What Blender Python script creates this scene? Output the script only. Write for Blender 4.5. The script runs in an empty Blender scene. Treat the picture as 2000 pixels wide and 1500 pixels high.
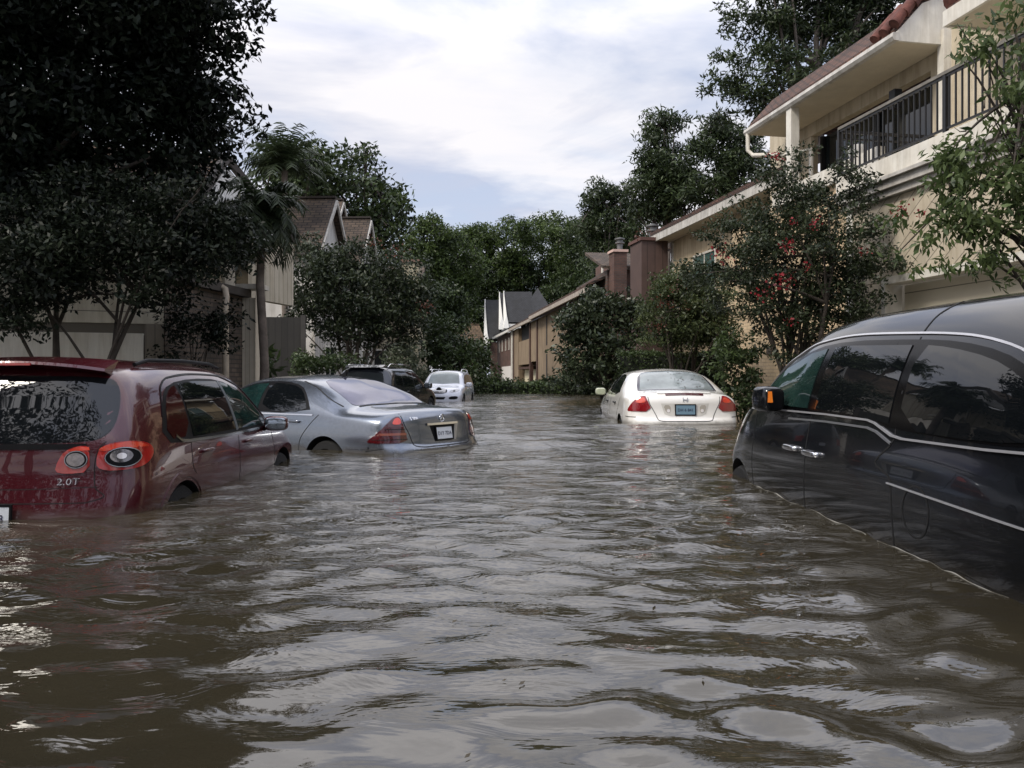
import bpy, bmesh, math, random
import numpy as np
from mathutils import Vector, Matrix
from mathutils.bvhtree import BVHTree
R = math.radians
F, HY, H = 1560.0, 735.0, 0.77          # focal length in photo pixels, horizon row, eye height over the water
sc = bpy.context.scene
col = sc.collection

def P(px, py, d):
    return Vector(((px-1000)/F*d, d, H+(HY-py)/F*d))
def XZ(px, py, d):
    return P(px, py, d)

# ------------------------------------------------------------------ tagging
def tag(o, label=None, cat=None, group=None, kind=None):
    if label: o['label'] = label
    if cat: o['category'] = cat
    if group: o['group'] = group
    if kind: o['kind'] = kind
    return o
def empty(name, loc, rz=0, scale=1, label=None, cat=None, group=None):
    o = bpy.data.objects.new(name, None); col.objects.link(o)
    o.location = loc; o.rotation_euler = (0, 0, rz); o.scale = (scale,)*3
    o.empty_display_size = .2
    return tag(o, label, cat, group)

# ------------------------------------------------------------------ materials
MATS = {}
class NT:
    def __init__(s, m):
        m.use_nodes = True; s.t = m.node_tree; s.n = s.t.nodes; s.l = s.t.links
    def add(s, typ, **kw):
        n = s.n.new(typ)
        for k, v in kw.items():
            if k.startswith('i_'):
                k2 = k[2:]; n.inputs[int(k2) if k2.isdigit() else k2.replace('_', ' ')].default_value = v
            else: setattr(n, k, v)
        return n
    def link(s, a, b): s.l.new(a, b)
def c4(c): return (c[0], c[1], c[2], 1)
def mat(name, color, rough=.5, metal=0, ior=1.45, coat=0, coat_rough=.03, var=0, vscale=3, bump=0, bscale=20,
        emit=None, var2=None, flake=0, alpha=None):
    if name in MATS: return MATS[name]
    m = bpy.data.materials.new(name); MATS[name] = m
    t = NT(m); b = t.n['Principled BSDF']
    b.inputs['Base Color'].default_value = c4(color); b.inputs['Roughness'].default_value = rough
    b.inputs['Metallic'].default_value = metal; b.inputs['IOR'].default_value = ior
    b.inputs['Coat Weight'].default_value = coat; b.inputs['Coat Roughness'].default_value = coat_rough
    tc = t.add('ShaderNodeTexCoord')
    if var or var2:
        nz = t.add('ShaderNodeTexNoise', i_Scale=vscale, i_Detail=5.0, i_Roughness=.65); t.link(tc.outputs['Object'], nz.inputs['Vector'])
        rp = t.add('ShaderNodeValToRGB'); rp.color_ramp.elements[0].position = .3; rp.color_ramp.elements[1].position = .72
        lo = var2 if var2 else tuple(max(0, c*(1-var)) for c in color)
        hi = color if var2 else tuple(min(1, c*(1+var*.6)) for c in color)
        rp.color_ramp.elements[0].color = c4(lo); rp.color_ramp.elements[1].color = c4(hi)
        t.link(nz.outputs['Fac'], rp.inputs['Fac']); t.link(rp.outputs['Color'], b.inputs['Base Color'])
    if bump:
        nb = t.add('ShaderNodeTexNoise', i_Scale=bscale, i_Detail=4.0); t.link(tc.outputs['Object'], nb.inputs['Vector'])
        bp = t.add('ShaderNodeBump', i_Strength=bump, i_Distance=.02); t.link(nb.outputs['Fac'], bp.inputs['Height'])
        t.link(bp.outputs['Normal'], b.inputs['Normal'])
    return m
def boards(name, color, vec=(0, 0, 1), pitch=.18, rough=.7, gap=.08, depth=.6, var=.25, vscale=1.2, dirt=None):
    """boarded siding: a groove every `pitch` metres along vec (object space), weathered by noise"""
    if name in MATS: return MATS[name]
    m = bpy.data.materials.new(name); MATS[name] = m
    t = NT(m); b = t.n['Principled BSDF']; b.inputs['Roughness'].default_value = rough
    tc = t.add('ShaderNodeTexCoord')
    dt = t.add('ShaderNodeVectorMath', operation='DOT_PRODUCT'); t.link(tc.outputs['Object'], dt.inputs[0]); dt.inputs[1].default_value = tuple(v/pitch for v in vec)
    fr = t.add('ShaderNodeMath', operation='FRACT'); t.link(dt.outputs['Value'], fr.inputs[0])
    gp = t.add('ShaderNodeMath', operation='LESS_THAN'); t.link(fr.outputs[0], gp.inputs[0]); gp.inputs[1].default_value = gap
    fl = t.add('ShaderNodeMath', operation='FLOOR'); t.link(dt.outputs['Value'], fl.inputs[0])
    wn = t.add('ShaderNodeTexWhiteNoise', noise_dimensions='1D'); t.link(fl.outputs[0], wn.inputs['W'])
    nz = t.add('ShaderNodeTexNoise', i_Scale=vscale, i_Detail=6.0, i_Roughness=.7); t.link(tc.outputs['Object'], nz.inputs['Vector'])
    ad = t.add('ShaderNodeMath', operation='MULTIPLY_ADD'); t.link(wn.outputs['Value'], ad.inputs[0]); ad.inputs[1].default_value = .25; t.link(nz.outputs['Fac'], ad.inputs[2])
    rp = t.add('ShaderNodeValToRGB'); rp.color_ramp.elements[0].position = .35; rp.color_ramp.elements[1].position = .8
    lo = dirt or tuple(c*(1-var) for c in color)
    rp.color_ramp.elements[0].color = c4(lo); rp.color_ramp.elements[1].color = c4(color)
    t.link(ad.outputs[0], rp.inputs['Fac'])
    mx = t.add('ShaderNodeMix', data_type='RGBA', i_7=c4(tuple(c*.35 for c in color)))
    t.link(gp.outputs[0], mx.inputs[0]); t.link(rp.outputs['Color'], mx.inputs[6]); t.link(mx.outputs[2], b.inputs['Base Color'])
    bp = t.add('ShaderNodeBump', i_Strength=depth, i_Distance=.02); t.link(fr.outputs[0], bp.inputs['Height']); t.link(bp.outputs['Normal'], b.inputs['Normal'])
    return m
def bricks(name, c1, c2, mortar, axis='x', w=.22, h=.075, m_=.012, rough=.8, bump=.5, zmul=1.0):
    if name in MATS: return MATS[name]
    m = bpy.data.materials.new(name); MATS[name] = m
    t = NT(m); b = t.n['Principled BSDF']; b.inputs['Roughness'].default_value = rough
    tc = t.add('ShaderNodeTexCoord'); sp = t.add('ShaderNodeSeparateXYZ'); t.link(tc.outputs['Object'], sp.inputs[0])
    cb = t.add('ShaderNodeCombineXYZ'); t.link(sp.outputs['XYZ'.index(axis.upper())], cb.inputs[0])
    mm = t.add('ShaderNodeMath', operation='MULTIPLY', i_1=zmul); t.link(sp.outputs[2], mm.inputs[0]); t.link(mm.outputs[0], cb.inputs[1])
    br = t.add('ShaderNodeTexBrick', i_Scale=1.0, i_Mortar_Size=m_, i_Brick_Width=w, i_Row_Height=h, i_Bias=-.1)
    br.inputs['Color1'].default_value = c4(c1); br.inputs['Color2'].default_value = c4(c2); br.inputs['Mortar'].default_value = c4(mortar)
    t.link(cb.outputs[0], br.inputs['Vector'])
    nz = t.add('ShaderNodeTexNoise', i_Scale=1.7, i_Detail=6.0); t.link(tc.outputs['Object'], nz.inputs['Vector'])
    rp = t.add('ShaderNodeValToRGB'); rp.color_ramp.elements[0].position = .3; rp.color_ramp.elements[1].position = .7
    rp.color_ramp.elements[0].color = (.55, .55, .5, 1); rp.color_ramp.elements[1].color = (1.15, 1.1, 1.05, 1)
    t.link(nz.outputs['Fac'], rp.inputs['Fac'])
    mx = t.add('ShaderNodeMix', data_type='RGBA', blend_type='MULTIPLY', i_0=1.0)
    t.link(br.outputs['Color'], mx.inputs[6]); t.link(rp.outputs['Color'], mx.inputs[7]); t.link(mx.outputs[2], b.inputs['Base Color'])
    bp = t.add('ShaderNodeBump', i_Strength=bump, i_Distance=.02, invert=True); t.link(br.outputs['Fac'], bp.inputs['Height']); t.link(bp.outputs['Normal'], b.inputs['Normal'])
    return m
def leafmat(name, c_lo, c_hi, transl=.25, rough=.45, scale=1.1, spec=.3):
    if name in MATS: return MATS[name]
    m = bpy.data.materials.new(name); MATS[name] = m
    t = NT(m); b = t.n['Principled BSDF']; b.inputs['Roughness'].default_value = rough; b.inputs['Specular IOR Level'].default_value = spec
    tc = t.add('ShaderNodeTexCoord'); nz = t.add('ShaderNodeTexNoise', i_Scale=scale, i_Detail=3.0); t.link(tc.outputs['Object'], nz.inputs['Vector'])
    gi = t.add('ShaderNodeNewGeometry')
    ad = t.add('ShaderNodeMath', operation='MULTIPLY_ADD', i_1=.5); t.link(gi.outputs['Random Per Island'], ad.inputs[0]); t.link(nz.outputs['Fac'], ad.inputs[2])
    rp = t.add('ShaderNodeValToRGB'); rp.color_ramp.elements[0].position = .45; rp.color_ramp.elements[1].position = 1.0
    rp.color_ramp.elements[0].color = c4(c_lo); rp.color_ramp.elements[1].color = c4(c_hi)
    t.link(ad.outputs[0], rp.inputs['Fac']); t.link(rp.outputs['Color'], b.inputs['Base Color'])
    tr = t.add('ShaderNodeBsdfTranslucent'); t.link(rp.outputs['Color'], tr.inputs['Color'])
    mx = t.add('ShaderNodeMixShader', i_0=transl); t.link(b.outputs[0], mx.inputs[1]); t.link(tr.outputs[0], mx.inputs[2])
    t.link(mx.outputs[0], t.n['Material Output'].inputs['Surface'])
    return m

def mud(m, z0, k=.5):
    """a dull film of silt where the water has lapped the panels, z0 in the car's own height"""
    t = NT(m); b = t.n['Principled BSDF']; o_ = t.n['Material Output']; tc = t.add('ShaderNodeTexCoord'); sp_ = t.add('ShaderNodeSeparateXYZ'); t.link(tc.outputs['Object'], sp_.inputs[0])
    nz = t.add('ShaderNodeTexNoise', i_Scale=5.0, i_Detail=6.0, i_Roughness=.7); t.link(tc.outputs['Object'], nz.inputs['Vector'])
    ad = t.add('ShaderNodeMath', operation='MULTIPLY_ADD', i_1=-.16); t.link(nz.outputs['Fac'], ad.inputs[0]); t.link(sp_.outputs[2], ad.inputs[2])
    mr = t.add('ShaderNodeMapRange', interpolation_type='SMOOTHSTEP', i_1=z0-.08, i_2=z0+.0, i_3=k, i_4=0.0); t.link(ad.outputs[0], mr.inputs[0])
    db = t.add('ShaderNodeBsdfPrincipled'); db.inputs['Base Color'].default_value = (.075, .06, .04, 1); db.inputs['Roughness'].default_value = .55
    mx = t.add('ShaderNodeMixShader'); t.link(mr.outputs[0], mx.inputs[0]); t.link(b.outputs[0], mx.inputs[1]); t.link(db.outputs[0], mx.inputs[2]); t.link(mx.outputs[0], o_.inputs['Surface'])
def streaks(m, amt=.35):
    """rain streaks and grime running down a wall"""
    t = NT(m); b = t.n['Principled BSDF']; src = b.inputs['Base Color'].links[0].from_socket; tc = t.add('ShaderNodeTexCoord')
    mp_ = t.add('ShaderNodeMapping'); mp_.inputs['Scale'].default_value = (5, 5, .45); t.link(tc.outputs['Object'], mp_.inputs['Vector'])
    nz = t.add('ShaderNodeTexNoise', i_Scale=1.0, i_Detail=7.0, i_Roughness=.7); t.link(mp_.outputs[0], nz.inputs['Vector'])
    rp = t.add('ShaderNodeValToRGB'); rp.color_ramp.elements[0].position = .36; rp.color_ramp.elements[1].position = .58; v = 1-amt
    rp.color_ramp.elements[0].color = (v, v*.97, v*.92, 1); rp.color_ramp.elements[1].color = (1, 1, 1, 1); t.link(nz.outputs['Fac'], rp.inputs['Fac'])
    mx = t.add('ShaderNodeMix', data_type='RGBA', blend_type='MULTIPLY', i_0=1.0); t.link(src, mx.inputs[6]); t.link(rp.outputs['Color'], mx.inputs[7]); t.link(mx.outputs[2], b.inputs['Base Color'])

# ------------------------------------------------------------------ mesh builder
class MB:
    def __init__(s): s.v = []; s.f = []
    def add(s, vs, fs):
        b = len(s.v); s.v += [tuple(x) for x in vs]; s.f += [tuple(i+b for i in f) for f in fs]
    def box(s, a, b):
        (x0, y0, z0), (x1, y1, z1) = [min(p, q) for p, q in zip(a, b)], [max(p, q) for p, q in zip(a, b)]
        s.add([(x0,y0,z0),(x1,y0,z0),(x1,y1,z0),(x0,y1,z0),(x0,y0,z1),(x1,y0,z1),(x1,y1,z1),(x0,y1,z1)],
              [(0,3,2,1),(4,5,6,7),(0,1,5,4),(1,2,6,5),(2,3,7,6),(3,0,4,7)]); return s
    def seg(s, p, q, z0, z1, t):
        """upright slab between plan points p and q; thickness t to the left of p->q"""
        d = Vector((q[0]-p[0], q[1]-p[1])).normalized(); n = Vector((-d.y, d.x))*t
        a = [(p[0],p[1]),(q[0],q[1]),(q[0]+n.x,q[1]+n.y),(p[0]+n.x,p[1]+n.y)]
        s.prism([(x, y) for x, y in a], z0, z1); return s
    def prism(s, poly, z0, z1):
        n = len(poly)
        s.add([(x,y,z0) for x,y in poly]+[(x,y,z1) for x,y in poly],
              [tuple(range(n-1,-1,-1)), tuple(range(n,2*n))]+[(i,(i+1)%n,n+(i+1)%n,n+i) for i in range(n)]); return s
    def slab(s, pts, off):
        """polygon in space given a thickness vector"""
        n = len(pts); o = Vector(off)
        s.add([tuple(p) for p in pts]+[tuple(Vector(p)+o) for p in pts],
              [tuple(range(n-1,-1,-1)), tuple(range(n,2*n))]+[(i,(i+1)%n,n+(i+1)%n,n+i) for i in range(n)]); return s
    def bar(s, p, q, w, h=None):
        h = h or w; p = Vector(p); q = Vector(q); d = (q-p).normalized()
        up = Vector((0,0,1)) if abs(d.z) < .95 else Vector((1,0,0))
        a = d.cross(up).normalized()*w/2; b = a.cross(d).normalized()*h/2
        vs = [p-a-b,p+a-b,p+a+b,p-a+b,q-a-b,q+a-b,q+a+b,q-a+b]
        s.add(vs, [(0,3,2,1),(4,5,6,7),(0,1,5,4),(1,2,6,5),(2,3,7,6),(3,0,4,7)]); return s
    def tube(s, pts, rad, n=8, cap=True):
        pts = [Vector(p) for p in pts]; rad = rad if hasattr(rad, '__len__') else [rad]*len(pts)
        vs = []; fs = []; ref = None
        for i, p in enumerate(pts):
            d = (pts[min(i+1, len(pts)-1)]-pts[max(i-1, 0)]).normalized()
            if ref is None: ref = Vector((1,0,0)) if abs(d.x) < .8 else Vector((0,1,0))
            a = (ref-d*ref.dot(d)).normalized(); ref = a; b = d.cross(a)
            for k in range(n):
                th = 2*math.pi*k/n; vs.append(p+(a*math.cos(th)+b*math.sin(th))*rad[i])
        for i in range(len(pts)-1):
            for k in range(n): fs.append((i*n+k, i*n+(k+1)%n, (i+1)*n+(k+1)%n, (i+1)*n+k))
        if cap: fs.append(tuple(range(n-1,-1,-1))); fs.append(tuple((len(pts)-1)*n+k for k in range(n)))
        s.add(vs, fs); return s
    def lathe(s, prof, c, ax, n=24):
        """prof [(r, t)] turned about axis ax through c"""
        c = Vector(c); ax = Vector(ax).normalized(); a = ax.orthogonal().normalized(); b = ax.cross(a); m = len(prof)
        vs = [c+ax*t+(a*math.cos(2*math.pi*k/n)+b*math.sin(2*math.pi*k/n))*r for k in range(n) for r, t in prof]
        fs = [(k*m+i, ((k+1)%n)*m+i, ((k+1)%n)*m+i+1, k*m+i+1) for k in range(n) for i in range(m-1)]
        s.add(vs, fs); return s
    def sup(s, c, r, e=.5, nu=16, nv=10, M=None):
        """superellipsoid: rounded box"""
        sg = lambda x: math.copysign(abs(x)**e, x)
        vs = []; fs = []
        for j in range(nv+1):
            ph = -math.pi/2+math.pi*j/nv
            for i in range(nu):
                th = 2*math.pi*i/nu
                p = Vector((r[0]*sg(math.cos(ph))*sg(math.cos(th)), r[1]*sg(math.cos(ph))*sg(math.sin(th)), r[2]*sg(math.sin(ph))))
                if M is not None: p = M @ p
                vs.append(p+Vector(c))
        for j in range(nv):
            for i in range(nu): fs.append((j*nu+i, j*nu+(i+1)%nu, (j+1)*nu+(i+1)%nu, (j+1)*nu+i))
        s.add(vs, fs); return s
    def build(s, name, m, parent=None, smooth=False, label=None):
        me = bpy.data.meshes.new(name); me.from_pydata(s.v, [], s.f); me.update()
        bm = bmesh.new(); bm.from_mesh(me); bmesh.ops.recalc_face_normals(bm, faces=bm.faces); bm.to_mesh(me); bm.free()
        return link(name, me, m, parent, smooth, label)
def link(name, me, m, parent=None, smooth=False, label=None):
    for x in (m if isinstance(m, (list, tuple)) else [m]): me.materials.append(x)
    if smooth:
        me.polygons.foreach_set('use_smooth', [True]*len(me.polygons))
        me.set_sharp_from_angle(angle=R(smooth if smooth is not True else 40))
    o = bpy.data.objects.new(name, me); col.objects.link(o)
    if parent: o.parent = parent
    if label: o['label'] = label
    return o

# ------------------------------------------------------------------ world, sun, camera
SUN_EL, SUN_AZ = R(47), R(238)        # azimuth from +Y, clockwise: behind and left of the camera
w = bpy.data.worlds.new('World'); sc.world = w; w.use_nodes = True
t = NT(w); t.n.clear()
out = t.add('ShaderNodeOutputWorld'); sky = t.add('ShaderNodeTexSky', sky_type='NISHITA', sun_disc=False)
sky.sun_elevation = SUN_EL; sky.sun_rotation = SUN_AZ; sky.air_density = 1.0; sky.dust_density = 1.6
tc = t.add('ShaderNodeTexCoord'); sp = t.add('ShaderNodeSeparateXYZ'); t.link(tc.outputs['Generated'], sp.inputs[0])
az = t.add('ShaderNodeMath', operation='MAXIMUM', i_1=0.0); t.link(sp.outputs[2], az.inputs[0])
zz = t.add('ShaderNodeMath', operation='ADD', i_1=.22); t.link(az.outputs[0], zz.inputs[0])
dv = t.add('ShaderNodeVectorMath', operation='DIVIDE'); t.link(tc.outputs['Generated'], dv.inputs[0])
cb = t.add('ShaderNodeCombineXYZ'); [t.link(zz.outputs[0], cb.inputs[i]) for i in range(3)]; t.link(cb.outputs[0], dv.inputs[1])
mp = t.add('ShaderNodeMapping'); mp.inputs['Rotation'].default_value = (0, 0, R(24)); mp.inputs['Scale'].default_value = (.9, 1.25, .5); mp.inputs['Location'].default_value = (2.3, 1.2, 0)
t.link(dv.outputs[0], mp.inputs['Vector'])
n1 = t.add('ShaderNodeTexNoise', i_Scale=1.25, i_Detail=7.0, i_Roughness=.52, i_Distortion=.35); t.link(mp.outputs[0], n1.inputs['Vector'])
r1 = t.add('ShaderNodeValToRGB'); r1.color_ramp.interpolation = 'EASE'
r1.color_ramp.elements[0].position = .40; r1.color_ramp.elements[1].position = .56
r1.color_ramp.elements[0].color = (.72, .72, .72, 1); r1.color_ramp.elements[1].color = (1, 1, 1, 1)
t.link(n1.outputs['Fac'], r1.inputs['Fac'])
n2 = t.add('ShaderNodeTexNoise', i_Scale=1.6, i_Detail=6.0, i_Roughness=.55, i_Distortion=.4); t.link(mp.outputs[0], n2.inputs['Vector'])
r2 = t.add('ShaderNodeValToRGB'); r2.color_ramp.elements[0].position = .40; r2.color_ramp.elements[1].position = .57
r2.color_ramp.elements[0].color = (.57, .61, .75, 1); r2.color_ramp.elements[1].color = (.93, .91, .94, 1)
t.link(n2.outputs['Fac'], r2.inputs['Fac'])
b1 = t.add('ShaderNodeBackground', i_Strength=.15); t.link(sky.outputs[0], b1.inputs['Color'])
b2 = t.add('ShaderNodeBackground'); t.link(r2.outputs['Color'], b2.inputs['Color'])
# an overcast sky is about twice as bright overhead as low down
zen = t.add('ShaderNodeMapRange', interpolation_type='SMOOTHSTEP', i_1=.32, i_2=.68, i_3=.80, i_4=1.8); t.link(sp.outputs[2], zen.inputs[0]); t.link(zen.outputs[0], b2.inputs['Strength'])
mx = t.add('ShaderNodeMixShader'); t.link(r1.outputs['Color'], mx.inputs[0]); t.link(b1.outputs[0], mx.inputs[1]); t.link(b2.outputs[0], mx.inputs[2])
t.link(mx.outputs[0], out.inputs['Surface'])

sl = bpy.data.lights.new('sun', 'SUN'); sl.energy = 2.2; sl.angle = R(16); sl.color = (1, .93, .82)
so = bpy.data.objects.new('sun', sl); col.objects.link(so)
sd = Vector((math.sin(SUN_AZ)*math.cos(SUN_EL), math.cos(SUN_AZ)*math.cos(SUN_EL), math.sin(SUN_EL)))
so.rotation_euler = sd.to_track_quat('Z', 'Y').to_euler(); so.location = sd*60
cam = bpy.data.cameras.new('camera'); co = bpy.data.objects.new('camera', cam); col.objects.link(co)
co.location = (0, 0, H); co.rotation_euler = (R(90), 0, 0)
cam.sensor_width = 36; cam.lens = F/2000*36; cam.shift_y = -(750-HY)/2000; cam.clip_end = 2000; cam.clip_start = .02
sc.camera = co
sc.view_settings.view_transform = 'Standard'; sc.view_settings.look = 'None'; sc.view_settings.exposure = .42
sc.render.engine = 'CYCLES'; sc.cycles.max_bounces = 6; sc.cycles.use_denoising = True

# ------------------------------------------------------------------ ground and flood water
def ground():
    xs = np.concatenate([np.linspace(-400, -40, 10), np.linspace(-36, 36, 37), np.linspace(40, 400, 10)])
    ys = np.concatenate([np.linspace(-300, -20, 8), np.linspace(-16, 34, 26), np.linspace(35, 41, 13), np.linspace(46, 600, 16)])
    X, Y = np.meshgrid(xs, ys); Z = -.6+.78*np.clip((Y-35.2)/3.5, 0, 1)**1.5
    v = np.stack([X, Y, Z], -1).reshape(-1, 3); nx = len(xs)
    f = [(j*nx+i, j*nx+i+1, (j+1)*nx+i+1, (j+1)*nx+i) for j in range(len(ys)-1) for i in range(nx-1)]
    me = bpy.data.meshes.new('ground'); me.from_pydata(v.tolist(), [], f)
    o = link('ground', me, mat('soil', (.045, .045, .022), .9, var2=(.02, .022, .012), vscale=.6, bump=.4, bscale=4), None, 40); o['kind'] = 'structure'
ground()

def water():
    rng = np.random.default_rng(5)
    xs = np.concatenate([-np.geomspace(7.1, 160, 34)[::-1], np.arange(-7, 7.001, .036), np.geomspace(7.1, 160, 34)])
    ys = np.concatenate([-np.geomspace(.7, 60, 16)[::-1], np.arange(-.5, 6, .024), np.arange(6, 10, .04), np.arange(10, 16, .06), np.arange(16, 26, .1), np.geomspace(26.2, 44, 50)])
    X, Y = np.meshgrid(xs, ys); Z = np.zeros_like(X)
    Xw = X+.16*np.sin(.9*Y+.6*X+1)+.09*np.sin(2.3*Y-1.1*X); Yw = Y+.14*np.sin(1.1*X+.3*Y)+.07*np.sin(2.9*X+1.3*Y+2)
    up = lambda a_, b_: np.clip((Y-a_)/(b_-a_), 0, 1)
    for lo, hi, n, sl_, spread, win in ((.15, .34, 34, .14, .75, 1-.8*up(3.2, 7)), (.34, .75, 30, .095, .46, (.35+.65*up(1.8, 5))*(1-.5*up(9, 16))), (.8, 1.7, 26, .075, .30, up(4.5, 10))):
        Zb = np.zeros_like(X)
        for i in range(n):
            lam = lo*((hi/lo)**rng.random()); th = rng.normal(math.pi/2+.10, spread); k = 2*math.pi/lam
            Zb += sl_*math.sqrt(2/n)/k*np.sin(k*(np.cos(th)*Xw+np.sin(th)*Yw)+rng.random()*6.28)
        Z += Zb*win
    # rings spreading from the wading photographer and from beside the red car
    for cx, cy, lam, a, dec in ((.35, .5, .40, .0045, 2.2), (-1.5, 2.6, .30, .002, 1.6), (1.3, 2.2, .33, .0025, 1.5)):
        r = np.hypot(X-cx, Y-cy); Z += a*np.sin(2*math.pi*r/lam)*np.exp(-r/dec)
    fade = np.clip((13-np.abs(X))/6, 0, 1)*np.clip((44-Y)/18, .0, 1)*np.clip((Y+3)/2, 0, 1)
    patch = .6+.5*np.clip(.5+.5*np.sin(.8*X+.35*Y)*np.sin(.5*Y-.6*X+1.1)+.15*np.sin(2.1*X+.4), 0, 1)
    Z *= fade*patch
    global WATER; WATER = (xs, ys, Z)
    v = np.stack([X, Y, Z], -1).reshape(-1, 3); nx, ny = len(xs), len(ys)
    I, J = np.meshgrid(np.arange(nx-1), np.arange(ny-1)); a = (J*nx+I).ravel()
    f = np.stack([a, a+1, a+1+nx, a+nx], -1)
    me = bpy.data.meshes.new('flood_water'); me.from_pydata(v.tolist(), [], f.tolist())
    m = bpy.data.materials.new('muddy_water'); t = NT(m); b = t.n['Principled BSDF']
    b.inputs['Roughness'].default_value = .02; b.inputs['IOR'].default_value = 1.75
    tc = t.add('ShaderNodeTexCoord'); nz = t.add('ShaderNodeTexNoise', i_Scale=.5, i_Detail=4.0); t.link(tc.outputs['Object'], nz.inputs['Vector'])
    rp = t.add('ShaderNodeValToRGB'); rp.color_ramp.elements[0].position = .3; rp.color_ramp.elements[1].position = .75
    rp.color_ramp.elements[0].color = (.026, .0215, .013, 1); rp.color_ramp.elements[1].color = (.042, .035, .021, 1)
    t.link(nz.outputs['Fac'], rp.inputs['Fac']); t.link(rp.outputs['Color'], b.inputs['Base Color'])
    mp = t.add('ShaderNodeMapping'); mp.inputs['Scale'].default_value = (2.4, 6.0, 1); mp.inputs['Rotation'].default_value = (0, 0, R(8)); t.link(tc.outputs['Object'], mp.inputs['Vector'])
    n1 = t.add('ShaderNodeTexNoise', i_Scale=1.0, i_Detail=4.0, i_Roughness=.6, i_Distortion=.6); t.link(mp.outputs[0], n1.inputs['Vector'])
    mp2 = t.add('ShaderNodeMapping'); mp2.inputs['Scale'].default_value = (11, 24, 1); mp2.inputs['Rotation'].default_value = (0, 0, R(-12)); t.link(tc.outputs['Object'], mp2.inputs['Vector'])
    n2 = t.add('ShaderNodeTexNoise', i_Scale=1.0, i_Detail=3.0, i_Roughness=.55, i_Distortion=.4); t.link(mp2.outputs[0], n2.inputs['Vector'])
    # calm slicks and wind-ruffled patches
    n3 = t.add('ShaderNodeTexNoise', i_Scale=.55, i_Detail=3.0, i_Distortion=.5); t.link(tc.outputs['Object'], n3.inputs['Vector'])
    r3 = t.add('ShaderNodeMapRange', i_1=.38, i_2=.62, i_3=.02, i_4=.40); t.link(n3.outputs['Fac'], r3.inputs[0])
    # water nearest the wader (behind y = 2) is glassy
    spx = t.add('ShaderNodeSeparateXYZ'); t.link(tc.outputs['Object'], spx.inputs[0])
    ry = t.add('ShaderNodeMapRange', i_1=1.7, i_2=4.2, i_3=.26, i_4=1.0); t.link(spx.outputs[1], ry.inputs[0])
    m3 = t.add('ShaderNodeMath', operation='MULTIPLY'); t.link(n2.outputs['Fac'], m3.inputs[0]); t.link(r3.outputs[0], m3.inputs[1])
    a3 = t.add('ShaderNodeMath', operation='MULTIPLY_ADD', i_1=.5); t.link(m3.outputs[0], a3.inputs[0])
    t.link(n1.outputs['Fac'], a3.inputs[2])
    bp = t.add('ShaderNodeBump', i_Distance=.05); t.link(a3.outputs[0], bp.inputs['Height'])
    bs = t.add('ShaderNodeMath', operation='MULTIPLY', i_1=.55); t.link(ry.outputs[0], bs.inputs[0]); t.link(bs.outputs[0], bp.inputs['Strength'])
    t.link(bp.outputs['Normal'], b.inputs['Normal'])
    o = link('flood_water', me, m, None, 180); o['kind'] = 'structure'
water()
# ------------------------------------------------------------------ cars
def pchip(x, y, xi):
    x = np.asarray(x, float); y = np.asarray(y, float); xi = np.clip(np.asarray(xi, float), x[0], x[-1])
    h = np.diff(x); dl = np.diff(y)/h; n = len(x); d = np.zeros(n)
    if n == 2: return y[0]+dl[0]*(xi-x[0])
    for i in range(1, n-1):
        if dl[i-1]*dl[i] > 0:
            w1 = 2*h[i]+h[i-1]; w2 = h[i]+2*h[i-1]; d[i] = (w1+w2)/(w1/dl[i-1]+w2/dl[i])
    d[0] = dl[0]; d[-1] = dl[-1]
    k = np.clip(np.searchsorted(x, xi)-1, 0, n-2); t_ = (xi-x[k])/h[k]
    return ((1+2*t_)*(1-t_)**2*y[k]+t_*(1-t_)**2*h[k]*d[k]+t_**2*(3-2*t_)*y[k+1]+t_**2*(t_-1)*h[k]*d[k+1])

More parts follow.
